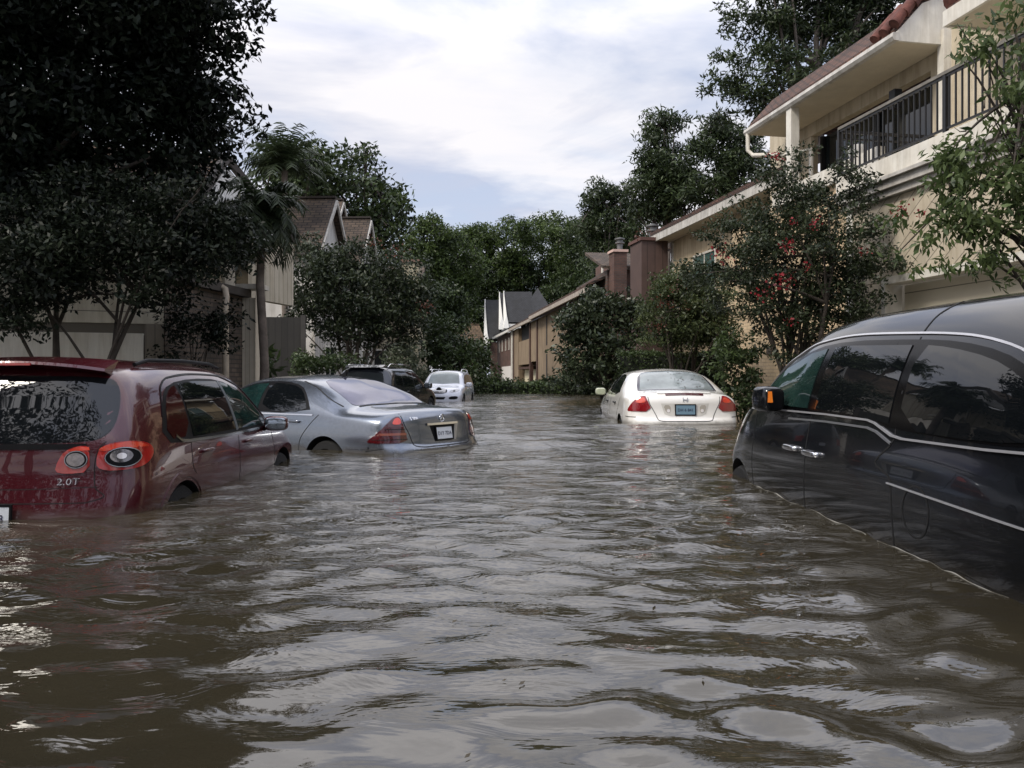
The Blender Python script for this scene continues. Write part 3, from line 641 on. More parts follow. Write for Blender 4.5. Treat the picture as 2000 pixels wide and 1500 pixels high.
    c.patch('recess_edge', [(-.235, .84), (-.30, .84), (-.22, .655), (-.18, .655)], 'rear', mat('chrome_dull', (.42, .43, .45), .3, metal=.8), off=.004)
    c.strip('trunk_handle', [(-.28, .855), (.28, .855)], .026, 'rear', CH(), off=.02)
    px_ = c.hit('rear', 0, .75)[0].x
    c.plate(px_-.012, 0, .745, .29, .15, R(10), mat('plate_white', None), [('D1Y 7DA', 0, -.006, .066)], mat('plate_ink', None))
    em = Vector(c.hit('rear', 0, .925)[0])+Vector((-.012, 0, 0))
    e = MB(); e.tube([em+Vector((0, .042*math.cos(a), .042*math.sin(a))) for a in np.linspace(0, 2*math.pi, 25)], .005, 6, False)
    for a in (90, 210, 330): e.bar(em, em+Vector((0, .04*math.cos(R(a)), .04*math.sin(R(a)))), .009, .006)
    e.build('emblem', CH(), root, 40)
    c.text('badge', 'S 500', (.45, .925), .05, 'rear', CH(), flip=True)
    c.strip('bumper_moulding', [(-.78, .545), (0, .545), (.78, .545)], .03, 'rear', mat('chrome_dull', None), off=.008)
    f = c.hit('top', 1.86, 0)[0]
    MB().slab([f+Vector((-.10, .012, -.005)), f+Vector((.06, .012, -.005)), f+Vector((-.03, .004, .035)), f+Vector((-.10, .004, .075))], (0, -.022, 0)).build('antenna_fin', TB(), root)
    c.wheel(1.16, .33, .33, 1, 9); c.wheel(4.12, .33, .33, 1, 9)
    c.patch('windscreen', [(2.80, -.5), (2.74, 0), (2.80, .5), (3.55, .66), (3.68, 0), (3.55, -.66)], 'top', GL(), off=.004)
silver_sedan()
mud(MATS['paint_silver'], 0.540, 0.50)

# ---------------- white sedan in the middle of the water
def white_sedan():
    root = empty('parked_car', (2.74, 12.55, -.545), R(90.5), 1.0, 'white sedan seen from behind, leaves on its rear window', 'car', 'cars stranded in the flooded street')
    paint = mat('paint_white', (.72, .70, .66), .25, coat=1, coat_rough=.03, var=.05, vscale=3)
    rows = [(0, 1.0, .97, .62, .86, .78, .80), (.1, 1.05, 1.01, .68, .90, .845, .865), (.35, 1.085, 1.03, .70, .93, .87, .90), (.58, 1.10, 1.045, .71, .945, .88, .91), (.95, 1.26, 1.185, .665, .955, .885, .91), (1.35, 1.405, 1.325, .605, .955, .885, .91),
            (1.9, 1.455, 1.375, .595, .95, .885, .91), (2.5, 1.445, 1.37, .605, .94, .885, .91), (2.95, 1.34, 1.27, .64, .93, .88, .905), (3.5, 1.06, 1.01, .72, .90, .865, .90), (3.7, 1.0, .955, .71, .88, .85, .895), (4.25, .92, .875, .66, .82, .80, .86), (4.65, .80, .76, .58, .7, .72, .77), (4.86, .62, .58, .5, .54, .58, .64)]
    c = Car(root, 4.86, rows, paint, arches=[(1.03, .33, .36, 1), (3.77, .33, .36, 1)],
            shear_r=((.15, .12), (.40, .0), (.60, .0), (.66, .045), (.8, .075), (.95, .085), (1.1, .12)), shear_f=((.2, .1), (.5, 0), (.7, .05), (1.0, .15)), bulge_r=.19, bulge_f=.35, zm=.66, rnd=.09)
    fog = mat('glass_fogged', (.20, .23, .235), .08, ior=1.6, var=.35, vscale=2.2)  # pale base: fogging, with the brightness seen through the glass put into it
    c.patch('window_surround', [(.66, -.615), (.72, -.665), (1.34, -.545), (1.40, -.3), (1.415, 0), (1.40, .3), (1.34, .545), (.72, .665), (.66, .615), (.615, .3), (.605, 0), (.615, -.3)], 'top', mat('glass_border', (.05, .05, .065), .1), off=.003, sm=1)
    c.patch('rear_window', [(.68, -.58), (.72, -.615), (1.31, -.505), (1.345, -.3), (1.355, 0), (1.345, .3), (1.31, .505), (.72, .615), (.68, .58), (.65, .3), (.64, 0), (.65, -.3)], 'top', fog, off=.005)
    c.strip('spoiler_brake_light', [(-.30, 1.018), (0, 1.026), (.30, 1.018)], .026, 'rear', mat('lamp_dark_red', None), off=.012)
    c.strip('deck_lip', [(-.42, 1.038), (0, 1.046), (.42, 1.038)], .018, 'rear', paint, off=.02)
    for sd, bs in ((1, 'left'), (-1, 'right')):
        g = 1 if sd > 0 else -1
        c.patch('side_window', [(1.22, .985), (1.5, 1.22), (1.75, 1.335), (2.3, 1.355), (2.7, 1.30), (3.1, 1.15), (3.4, .985)], bs, GL(), off=.004, sm=1)
        c.strip('window_pillar', [(2.22, .985), (2.25, 1.35)], .06, bs, TB(), off=.006)
        for sm_ in ([(1.1, .97), (1.22, .80), (1.40, .60), (1.46, .32)], [(2.24, .95), (2.25, .32)], [(.42, .67), (.18, .665)]):
            c.strip('door_seam', sm_, .012, bs, SEAM(), off=.0015, th=.004)
        c.handle(1.62, .86, sd, mat('handle_dark', (.03, .03, .03), .4), .16); c.handle(2.62, .86, sd, mat('handle_dark', None), .16)
        c.mirror((3.18, sd*.97, 1.02), (.08, .10, .07), sd, mat('mirror_cream', (.55, .56, .42), .35), mat('mirror_pale', (.50, .53, .36), .3), foot=(3.18, sd*.86, .97))
        bsd = Car.diag(-25 if sd > 0 else 25); ctr = bsd[1].dot(Vector((.2, sd*.72, 0))-bsd[0]); h = -1 if sd > 0 else 1
        q = lambda pts: [(ctr+a*h, b) for a, b in pts]
        lamp = c.patch('tail_lamp', q([(-.225, .755), (-.115, .99), (-.06, 1.0), (.03, .965), (.12, .88), (.195, .775), (.17, .755)]), bsd, mat('lamp_crimson', (.22, .008, .012), .08, coat=1, var=.3, vscale=8), off=.012, th=.02, sm=1)
        c.patch('lamp_bright_patch', q([(-.12, .90), (-.095, .965), (-.06, .975), (.0, .95), (.06, .90), (-.02, .885)]), bsd, RED2(), off=.0145, th=.004, sm=1, parent=lamp)
    c.strip('trunk_seam', [(-.575, .99), (-.56, .90), (-.50, .78), (-.46, .70), (-.42, .62), (-.32, .605), (.32, .605), (.42, .62), (.46, .70), (.50, .78), (.56, .90), (.575, .99)], .011, 'rear', SEAM(), off=.0015, th=.004)
    c.patch('plate_recess', [(-.38, .885), (.38, .885), (.33, .72), (.24, .685), (-.24, .685), (-.33, .72)], 'rear', mat('recess_grey', (.50, .48, .44), .4), off=.003)
    for sd in (-1, 1):
        c.patch('reverse_light', [(sd*.23, .86), (sd*.345, .86), (sd*.30, .735), (sd*.23, .735)], 'rear', mat('lamp_grey', (.34, .31, .26), .15, coat=1), off=.006, sm=1)
        c.patch('reverse_bulb', circle(sd*.265, .77, .025, .028), 'rear', mat('lamp_white', None), off=.009)
    px_ = c.hit('rear', 0, .785)[0].x
    c.plate(px_-.012, 0, .785, .31, .155, R(6), mat('plate_blue', (.13, .21, .27), .35), [('DH 6 841', 0, -.005, .066)], mat('plate_ink', None))
    em = Vector(c.hit('rear', 0, .945)[0])+Vector((-.012, 0, 0)); e = MB()
    for y in (-.028, .028): e.bar(em+Vector((0, y, -.034)), em+Vector((0, y*1.25, .034)), .011, .008)
    e.bar(em+Vector((0, -.027, 0)), em+Vector((0, .027, 0)), .010, .008); e.build('emblem', CH(), root)
    c.wheel(1.03, .33, .315, 1); c.wheel(3.77, .33, .315, 1)
    c.patch('windscreen', [(2.6, -.5), (2.55, 0), (2.6, .5), (3.35, .66), (3.48, 0), (3.35, -.66)], 'top', GL(), off=.004)
    # leaves stuck to the wet glass and lid
    rng = random.Random(3); mb = MB()
    for k in range(34):
        a = rng.uniform(.40, 1.25); b = rng.uniform(-.55, .15) if rng.random() < .8 else rng.uniform(-.6, .6)
        p, nn, d = c.hit('top', a, b); th = rng.uniform(0, 6.28); u = Vector((math.cos(th), math.sin(th), 0)); u = (u-nn*u.dot(nn)).normalized(); v_ = nn.cross(u); s_ = rng.uniform(.012, .03); p = p+nn*.008
        mb.add([p-u*s_, p+v_*s_*.45, p+u*s_, p-v_*s_*.45], [(0, 1, 2, 3)])
    o = mb.build('fallen_leaves', mat('wet_leaf', (.035, .022, .012), .6)); o['kind'] = 'stuff'
    o.location = root.location; o.rotation_euler = root.rotation_euler
    tag(o, 'small dark wet leaves scattered on the rear glass of the white sedan', 'leaves')
white_sedan()
mud(MATS['paint_white'], 0.545, 0.60)

# ---------------- black minivan, right foreground
def black_van():
    root = empty('parked_car', (2.72, 1.95, -.60), R(90), 1.0, 'large black minivan close on the right, chrome trim along its dark windows', 'car', 'cars stranded in the flooded street')
    paint = mat('paint_black', (.006, .007, .009), .12, metal=.1, ior=1.3, coat=.55, coat_rough=.015)
    rows = [(0, 1.60, 1.40, .76, 1.08, .90, .93), (.2, 1.69, 1.45, .79, 1.10, .95, .98), (.8, 1.745, 1.53, .83, 1.12, .965, 1.0), (1.6, 1.765, 1.565, .84, 1.13, .97, 1.0), (2.4, 1.76, 1.585, .84, 1.14, .97, 1.0), (2.9, 1.735, 1.57, .83, 1.14, .965, 1.0),
            (3.4, 1.62, 1.51, .80, 1.14, .96, 1.0), (3.95, 1.34, 1.27, .80, 1.12, .95, .99), (4.25, 1.16, 1.11, .80, 1.06, .93, .98), (4.65, 1.04, .99, .75, .93, .89, .96), (4.97, .90, .85, .68, .78, .82, .88), (5.15, .68, .64, .58, .58, .66, .72)]
    c = Car(root, 5.15, rows, paint, arches=[(4.19, .34, .40, 1)], shear_r=((.15, .1), (.5, 0), (.9, .05), (1.2, .14), (1.6, .28), (1.75, .3)), shear_f=((.2, .12), (.5, 0), (.7, .04), (1.0, .2)),
            bulge_r=.15, bulge_f=.62, zm=.74, rnd=.1, rk=.70, rw=.84)
    gg = mat('glass_green_light', (.019, .044, .037), .02, ior=1.6, var2=(.006, .016, .015), vscale=2.5)  # lighter green has the sky showing through the door glass in its colour
    for sd, bs in ((1, 'left'), (-1, 'right')):
        c.patch('window_surround', [(.62, 1.135), (.70, 1.30), (.84, 1.39), (1.05, 1.465), (1.35, 1.515), (1.7, 1.54), (2.45, 1.565), (2.95, 1.545), (3.45, 1.44), (3.92, 1.22), (4.02, 1.155), (2.5, 1.165), (1.75, 1.13), (1.0, 1.115)], bs, mat('glass_edge', (.003, .003, .0035), .16, ior=1.25), off=.002, sm=1)
        c.patch('quarter_window', [(.72, 1.145), (.79, 1.31), (.92, 1.38), (1.1, 1.44), (1.4, 1.49), (1.655, 1.512), (1.665, 1.13), (1.0, 1.125)], bs, GL(), off=.006, sm=1)
        c.patch('sliding_door_window', [(1.76, 1.15), (1.735, 1.513), (2.40, 1.535), (2.62, 1.533), (2.68, 1.18), (2.2, 1.175)], bs, GL(), off=.006)
        c.patch('front_door_window', [(2.80, 1.18), (2.74, 1.53), (3.0, 1.508), (3.42, 1.42), (3.76, 1.265), (3.84, 1.18)], bs, gg, off=.006)
        c.strip('chrome_roofline', [(.55, 1.15), (.64, 1.32), (.79, 1.41), (1.02, 1.488), (1.33, 1.54), (1.7, 1.566), (2.45, 1.592), (2.95, 1.572), (3.47, 1.465), (3.96, 1.23)], .009, bs, SAT(), off=.008)
        c.strip('chrome_beltline', [(3.92, 1.135), (3.2, 1.150), (2.5, 1.158), (1.98, 1.155), (1.90, 1.145), (1.72, 1.098), (1.62, 1.090), (1.0, 1.098), (.36, 1.12)], .010, bs, SAT(), off=.010, smooth=False)
        c.strip('belt_shoulder', [(3.1, 1.105), (2.5, 1.118), (1.98, 1.118), (1.88, 1.105), (1.72, 1.060)], .011, bs, mat('chrome_dull', None), off=.006, smooth=False)
        c.strip('slide_rail', [(1.72, .88), (1.0, .86), (.30, .845)], .007, bs, SAT(), off=.008)
        for sm_ in ([(1.70, 1.55), (1.69, 1.10), (1.86, .96), (1.70, .90), (1.66, .60), (1.66, .32)], [(2.72, 1.15), (2.76, .9), (2.76, .32)], [(3.78, 1.13), (3.80, .80), (3.74, .32)]):
            c.strip('door_seam', sm_, .010, bs, SEAM(), off=.0015, th=.004)
        c.handle(2.64, .925, sd, CH(), .21); c.handle(2.98, .93, sd, CH(), .20)
        c.strip('fuel_door', [(1.46+.11*math.cos(R(a)), .79+.11*math.sin(R(a))) for a in range(0, 360, 12)], .008, bs, mat('chrome_dull', None) if False else SEAM(), off=.002, th=.004, closed=True, smooth=False)
        c.strip('roof_seam', [(1.70, 1.57), (1.68, 1.64), (1.60, 1.70)], .010, bs, SEAM(), off=.002, th=.004)
        mo = c.mirror((3.20, sd*1.075, 1.225), (.10, .072, .082), sd, paint, TB(), yaw=R(14*sd), foot=(3.3, sd*.94, 1.15))
        am = MB().slab([(3.074, sd*1.108, 1.205), (3.074, sd*1.078, 1.205), (3.074, sd*1.085, 1.275), (3.074, sd*1.104, 1.275)], (.02, 0, 0)); am.build('turn_signal', mat('amber_lens', (.85, .22, .02), .15, coat=1), mo)
    c.patch('rear_window', [(-.72, 1.16), (-.66, 1.46), (0, 1.52), (.66, 1.46), (.72, 1.16)], 'rear', GL(), off=.004, sm=1)
    for sd in (1, -1): c.patch('tail_lamp', [(sd*.74, .98), (sd*.76, 1.36), (sd*.84, 1.30), (sd*.88, 1.0)], 'rear', RED(), off=.008, sm=1)
    c.strip('tailgate_seam', [(-.80, 1.02), (-.72, .74), (.72, .74), (.80, 1.02)], .01, 'rear', SEAM(), off=.002, th=.004, smooth=False); c.strip('tailgate_trim', [(-.5, .98), (.5, .98)], .03, 'rear', SAT(), off=.01)
    c.strip('roof_joint', [(1.66, -.78), (1.66, .78)], .012, 'top', SEAM(), off=.002, th=.004)
    c.wheel(4.19, .34, .345, 1, 6)
    c.patch('windscreen', [(3.30, -.70), (3.2, 0), (3.30, .70), (4.1, .78), (4.3, 0), (4.1, -.78)], 'top', GL(), off=.004)
    for sd in (1, -1):
        c.patch('headlight', [(sd*.62, .74), (sd*.80, .80), (sd*.84, .70), (sd*.62, .64)], 'front', CLEAR(), off=.006, sm=1)
black_van()
mud(MATS['paint_black'], 0.600, 0.15)
# scum line where the water laps the side of the van
rng = np.random.default_rng(4); mb = MB(); yy = np.linspace(1.7, 5.8, 240); xx = 1.728-.012*np.abs(np.sin(yy*4.3+1))-.010*np.convolve(rng.random(260), np.ones(21)/21, 'valid')
zz = [float(np.interp(y, WATER[1], WATER[2][:, np.argmin(np.abs(WATER[0]-x))])) for x, y in zip(xx, yy)]
for a, b in ((5, 48), (62, 120), (126, 170), (180, 238)):
    mb.tube([(xx[k], yy[k], zz[k]+.002) for k in range(a, b)], [max(.0004, .0021*math.sin(k*.37)*math.sin(k*.113+1)+.0012) for k in range(a, b)], 5)
o = mb.build('foam_line', mat('foam', (.30, .29, .26), .5), None, 60); o['kind'] = 'stuff'; tag(o, 'thin pale scum line on the water along the black minivan', 'foam')

# ---------------- generic SUVs further up the street
def far_suv(loc, rz, scale, label, paint, rear):
    root = empty('parked_car', loc, rz, scale, label, 'car', 'cars stranded in the flooded street')
    rows = [(0, 1.66, 1.56, .66, 1.06, .86, .90), (.15, 1.74, 1.63, .69, 1.08, .92, .95), (.6, 1.78, 1.67, .71, 1.09, .93, .965), (1.6, 1.79, 1.68, .71, 1.08, .94, .965), (2.5, 1.76, 1.655, .70, 1.07, .935, .965), (3.0, 1.62, 1.53, .70, 1.06, .93, .96),
            (3.45, 1.24, 1.18, .76, 1.05, .92, .955), (3.65, 1.14, 1.10, .76, 1.03, .91, .95), (4.3, 1.06, 1.01, .72, .95, .88, .94), (4.7, .94, .88, .66, .8, .84, .9), (4.85, .80, .74, .6, .68, .76, .82)]
    c = Car(root, 4.85, rows, paint, arches=[(1.0, .38, .43, 1), (3.85, .38, .43, 1), (1.0, .38, .43, -1), (3.85, .38, .43, -1)], shear_r=((.15, .1), (.5, 0), (1.05, .05), (1.6, .24), (1.75, .26)), shear_f=((.2, .12), (.45, 0), (.7, .02), (1.0, .10)),
            bulge_r=.12, bulge_f=.26, zm=.72, rnd=.1)
    for sd, bs in ((1, 'left'), (-1, 'right')):
        c.patch('side_window', [(.45, 1.13), (.62, 1.52), (.9, 1.59), (2.4, 1.59), (2.9, 1.45), (3.35, 1.13)], bs, GL(), off=.004, sm=1)
        for x0, x1 in ((1.15, 1.15), (2.15, 2.2)): c.strip('window_pillar', [(x0, 1.12), (x1, 1.60)], .07, bs, mat('pillar_grey', None) if not rear else paint, off=.006)
        for sm_ in ([(1.15, 1.1), (1.3, .8), (1.45, .5)], [(2.18, 1.1), (2.18, .4)], [(3.2, 1.1), (3.25, .4)]): c.strip('door_seam', sm_, .014, bs, SEAM(), off=.002, th=.004)
        c.mirror((3.12, sd*1.07, 1.15), (.11, .13, .10), sd, paint, foot=(3.1, sd*.9, 1.08))
        c.handle(1.5, .98, sd, paint); c.handle(2.5, .98, sd, paint)
        c.wheel(1.0, .37, .37, sd, 5); c.wheel(3.85, .37, .37, sd, 5)
        MB().tube([(.5, sd*.66, 1.72), (.7, sd*.665, 1.81), (1.6, sd*.665, 1.825), (2.4, sd*.655, 1.80), (2.6, sd*.65, 1.71)], .022, 8).build('roof_rail', CH() if rear else paint, root, 40)
    c.patch('windscreen', [(2.78, -.56), (2.72, 0), (2.78, .56), (3.44, .70), (3.54, 0), (3.44, -.70)], 'top', mat('glass_windscreen', (.17, .20, .20), .06, ior=1.6, var=.4, vscale=1.5) if not rear else GL(), off=.004)
    c.patch('rear_window', [(-.66, 1.15), (-.60, 1.54), (0, 1.585), (.60, 1.54), (.66, 1.15)], 'rear', mat('glass_grey', (.035, .04, .04), .06, ior=1.6), off=.004)
    if rear:
        for sd in (-1, 1): c.patch('tail_lamp', [(sd*.70, .85), (sd*.70, 1.12), (sd*.83, 1.10), (sd*.84, .85)], 'rear', RED(), off=.008)
        MB().slab([(.22, -.60, 1.70), (.22, .60, 1.70), (.42, .62, 1.775), (.42, -.62, 1.775)], (0, 0, .02)).build('spoiler', paint, root)
        c.plate(c.hit('rear', 0, .78)[0].x-.012, 0, .78, .3, .15, R(3), mat('plate_white', None), [], SEAM())
    else:
        c.patch('grille', [(-.30, .80), (.30, .80), (.36, .92), (.26, 1.0), (-.26, 1.0), (-.36, .92)], 'front', TB(), off=.006, sm=1)
        for z in (.86, .91, .955): c.strip('grille_bar', [(-.29, z), (0, z), (.29, z)], .018, 'front', CH(), off=.014)
        em = Vector(c.hit('front', 0, .95)[0])+Vector((.025, 0, 0)); MB().lathe([(.001, .01), (.10, .008), (.115, 0)], em, (1, 0, 0), 20).build('emblem', TB(), root, 30)
        for sd in (1, -1):
            hl = c.patch('headlight', [(sd*.44, .84), (sd*.46, .93), (sd*.74, 1.0), (sd*.84, .97), (sd*.80, .88), (sd*.60, .84)], 'front', mat('lamp_smoke', (.30, .31, .34), .12, metal=.5, coat=1), off=.006, sm=1)
            c.patch('headlight_bulb', circle(sd*.62, .905, .045, .035), 'front', mat('lamp_ink', (.03, .03, .04), .1), off=.009, parent=hl)
            c.patch('bumper_vent', [(sd*.42, .56), (sd*.45, .68), (sd*.76, .70), (sd*.80, .62), (sd*.72, .56)], 'front', TB(), off=.005, sm=1)
        c.patch('lower_intake', [(-.34, .36), (.34, .36), (.38, .46), (-.38, .46)], 'front', TB(), off=.005)
        c.patch('lower_intake', [(-.24, .56), (.24, .56), (.30, .66), (-.30, .66)], 'front', TB(), off=.005)
        c.strip('wiper', [(-.5, 0), (.1, 0)], .01, 'front', TB())if False else None
    return root
far_suv((-3.30, 17.4, -.305), R(78), .74, 'black SUV with roof rails, half hidden behind the silver sedan', mat('paint_dark', (.012, .014, .018), .2, coat=1, coat_rough=.03), True)
hd = R(-94); far_suv((-2.22-4.85*.73*math.cos(hd), 24.0-4.85*.73*math.sin(hd), -.335), hd, .73, 'white SUV facing the viewer far up the flooded street', mat('paint_white_cool', (.66, .68, .74), .25, coat=1, coat_rough=.03), False)
# ------------------------------------------------------------------ vegetation
def leaf_mesh(name, C, size, rng, m, parent, aspect=.42, droop=.25, N=None, fold=.18):
    n = len(C); sz = size*(.65+.7*rng.random(n))[:, None]
    u = rng.normal(size=(n, 3)); u[:, 2] -= droop; u /= np.linalg.norm(u, axis=1)[:, None]
    r = rng.normal(size=(n, 3)) if N is None else N+rng.normal(size=(n, 3))*.5
    v = np.cross(u, r); v /= np.maximum(np.linalg.norm(v, axis=1), 1e-6)[:, None]; w_ = np.cross(u, v)
    V = np.empty((n, 4, 3)); V[:, 0] = C; V[:, 2] = C+u*sz
    V[:, 1] = C+u*sz*.45+v*sz*aspect*.5+w_*sz*fold*.4; V[:, 3] = C+u*sz*.45-v*sz*aspect*.5+w_*sz*fold*.4
    return quads(name, V, m, parent)
def quads(name, V, m, parent):
    n = len(V); me = bpy.data.meshes.new(name)
    me.vertices.add(4*n); me.vertices.foreach_set('co', V.astype(np.float32).ravel())
    me.loops.add(4*n); me.loops.foreach_set('vertex_index', np.arange(4*n, dtype=np.int32))
    me.polygons.add(n); me.polygons.foreach_set('loop_start', np.arange(0, 4*n, 4, dtype=np.int32)); me.polygons.foreach_set('loop_total', np.full(n, 4, np.int32))
    me.update(calc_edges=True); me.validate()
    return link(name, me, m, parent)
def bez(p, q, r, n=7):
    return [p*(1-t_)**2+q*2*t_*(1-t_)+r*t_**2 for t_ in [i/(n-1) for i in range(n)]]
BARK = lambda: mat('bark', (.045, .036, .028), .9, var=.5, vscale=6, bump=.8, bscale=12)
BARKP = lambda: mat('bark_pale', (.13, .105, .085), .8, var=.45, vscale=5, bump=.5, bscale=14)
def ell_from(px, py, rx, ry, d, dr=None):
    c = P(px, py, d); a = rx/F*d; b = ry/F*d
    return c, (a, dr if dr else (a+b)/2, b)
def crown_points(ells, ncl, nlf, cr, rng, flat=.6, shell=2.6):
    vol = np.array([e[1][0]*e[1][1]*e[1][2] for e in ells])**.8; pick = rng.choice(len(ells), ncl, p=vol/vol.sum())
    u = rng.normal(size=(ncl, 3)); u /= np.linalg.norm(u, axis=1)[:, None]; rad = rng.random(ncl)**(1/shell)
    th = np.arctan2(u[:, 1], u[:, 0]); ph = np.arcsin(u[:, 2]); f0 = rng.random(3)*6.28
    rad *= 1+.20*np.sin(3*th+f0[0])*np.cos(2*ph)+.16*np.sin(5*ph+2*th+f0[1]); out_ = rng.random(ncl) < .10; rad = np.where(out_, 1.0+.28*rng.random(ncl), rad)
    C = np.array([np.array(ells[k][0]) for k in pick])+u*rad[:, None]*np.array([ells[k][1] for k in pick])
    cs = cr*(.5+1.0*rng.random(ncl))*np.where(out_, .6, 1); cnt = np.maximum(3, (nlf*(cs/cr)**2).astype(int))
    idx = np.repeat(np.arange(ncl), cnt); g = rng.normal(size=(len(idx), 3)); g /= np.linalg.norm(g, axis=1)[:, None]
    g *= (rng.random(len(idx))**.45)[:, None]; g[:, 2] *= flat
    return C, C[idx]+g*cs[idx][:, None]
def tree(name, label, cat, base, ells, ncl, nlf, cr, ls, lm, trunk_r=.2, bark=None, seed=1, group=None, nlimb=16, stems=1, lean=.0, flat=.6, aspect=.45, flowers=None,
         fork=None, twigs=0, shell=2.6, droop=.25):
    """ells: list of (centre, radii). trunk(s) rise from base, fork, and limbs reach clumps spread through the crown"""
    rng = np.random.default_rng(seed); root = empty(name, base, 0, 1, label, cat, group); B0 = Vector(base)
    C, L = crown_points(ells, ncl, nlf, cr, rng, flat, shell); o = np.array(B0)
    mean = Vector(np.average(np.array([np.array(e[0]) for e in ells]), axis=0, weights=[e[1][0]*e[1][2] for e in ells]).tolist()); low = min(e[0].z-e[1][2] for e in ells)
    bark = bark or BARK(); top = max(e[0].z+e[1][2]*.4 for e in ells)
    stm = []
    for k in range(stems):
        off = Vector((rng.normal()*.12, rng.normal()*.12, 0)) if stems > 1 else Vector()
        tgt = mean+Vector((rng.normal()*.25, rng.normal()*.25, 0))*(stems > 1)*2*max(ells[0][1]); tgt.z = top if stems == 1 else mean.z
        mid = B0.lerp(tgt, .5)+Vector((rng.normal()*.1, rng.normal()*.1, 0))*(top-B0.z)*.35; mid.x = B0.x+(mid.x-B0.x)*.7; mid.y = B0.y+(mid.y-B0.y)*.7
        pts = bez(B0+off, mid, tgt, 9); tr = trunk_r*(1 if stems == 1 else .75+.3*rng.random())
        mb = MB().tube([p-B0 for p in pts], [tr*(1.25 if i == 0 else 1-.85*i/8) for i in range(9)], 9); stm.append((pts, tr))
        mb.build('trunk', bark, root, 60)
    lb = MB()
    for k in range(nlimb):
        pts, tr = stm[k % stems]; e = Vector(C[rng.integers(ncl)].tolist())
        cand = [p for p in pts[2:] if p.z < e.z+.2*(top-B0.z)] or pts[2:4]
        h = cand[rng.integers(len(cand))]; mid = h.lerp(e, .5)+Vector((0, 0, abs(e.z-h.z)*.15+.1*(e-h).length))
        r0 = tr*.38; lb.tube([p-B0 for p in bez(h, mid, e, 6)], [r0*(1-.8*i/5) for i in range(6)], 6, False)
        for j in range(twigs):
            t0 = mid.lerp(e, rng.random()); dv_ = Vector(np.clip(rng.normal(size=3), -1.2, 1.2).tolist())*min((e-h).length*.10, .5)
            lb.tube([t0-B0, t0+dv_*.5-B0, t0+dv_+Vector((0, 0, .05))-B0], [r0*.3, r0*.2, r0*.08], 4, False)
    if nlimb: lb.build('limb_work', bark, root, 60)
    co_ = leaf_mesh('crown', L-o, ls, rng, lm, root, aspect, droop)
    if flowers:
        fl, fm, fr = flowers
        for (c, r) in fl:
            n = int(fr*(r/.25)**2); g = rng.normal(size=(n, 3))*np.array([.5, .5, .42])*r+np.array(c)-o
            leaf_mesh('blossom', g, .050*(r/.2)**.4, rng, fm, root, .9, .0)
    return root

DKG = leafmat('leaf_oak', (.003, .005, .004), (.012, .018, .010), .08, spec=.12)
MDG = leafmat('leaf_mid', (.016, .026, .010), (.062, .092, .030), .25)
CRG = leafmat('leaf_crape', (.013, .022, .010), (.055, .072, .028), .22, scale=1.6)
CRD = leafmat('leaf_crape_dark', (.009, .016, .008), (.042, .056, .024), .2, scale=1.6)
PIN = leafmat('leaf_pine', (.010, .018, .009), (.055, .078, .030), .2, scale=.5)
FAR = leafmat('leaf_wood', (.009, .018, .007), (.085, .125, .032), .25, scale=.45)
FAR2 = leafmat('leaf_wood_dark', (.007, .013, .006), (.052, .078, .024), .2, scale=.45)
BRT = leafmat('leaf_bright', (.030, .052, .017), (.115, .155, .055), .35, scale=2.5)
BSH = leafmat('leaf_bush', (.010, .018, .009), (.058, .075, .038), .15, rough=.3, scale=2)
REDF = leafmat('petal_red', (.08, .007, .010), (.27, .02, .026), .3, scale=3)
RUST = leafmat('petal_rust', (.055, .022, .013), (.12, .04, .024), .3, scale=3)
E = ell_from
def G(px, d, z=-.6): return Vector(((px-1000)/F*d, d, z))

# left: big oak whose crown fills the corner
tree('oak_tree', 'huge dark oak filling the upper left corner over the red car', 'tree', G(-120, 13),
     [E(-60, 60, 330, 260, 12.5), E(220, 40, 230, 190, 13), E(345, 30, 120, 125, 12.5, 1.3), E(300, 230, 150, 140, 13, 1.4), E(80, 300, 250, 160, 13), E(350, 140, 90, 115, 13, 1), E(130, 420, 220, 100, 13.2, 1.2), E(-200, 300, 300, 250, 12), E(-520, 150, 320, 380, 11.5), E(-560, 480, 260, 160, 11), E(-150, -200, 400, 200, 12), E(200, -160, 330, 130, 12.5), E(445, 70, 50, 20, 12.6, .5), E(455, 25, 40, 20, 12.4, .5), E(440, 120, 55, 24, 12.6, .5), E(425, 190, 40, 18, 12.8, .5), E(400, 265, 50, 20, 13, .5), E(350, 330, 70, 24, 13, .6), E(250, 400, 90, 26, 13, .7), E(430, 165, 30, 14, 12.6, .4)],  # off-frame left lobes are added to block sky glints on the water
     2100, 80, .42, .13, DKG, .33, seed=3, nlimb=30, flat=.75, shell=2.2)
tree('oak_tree', 'thin leafy oak limb reaching out against the sky above the palm', 'tree', G(250, 15.4),
     [E(405, 240, 55, 35, 15, .4), E(445, 235, 26, 18, 15, .3), E(395, 275, 45, 30, 15, .4), E(370, 215, 50, 50, 15, .5)], 26, 26, .26, .13, DKG, .13, seed=8, nlimb=14, twigs=3)
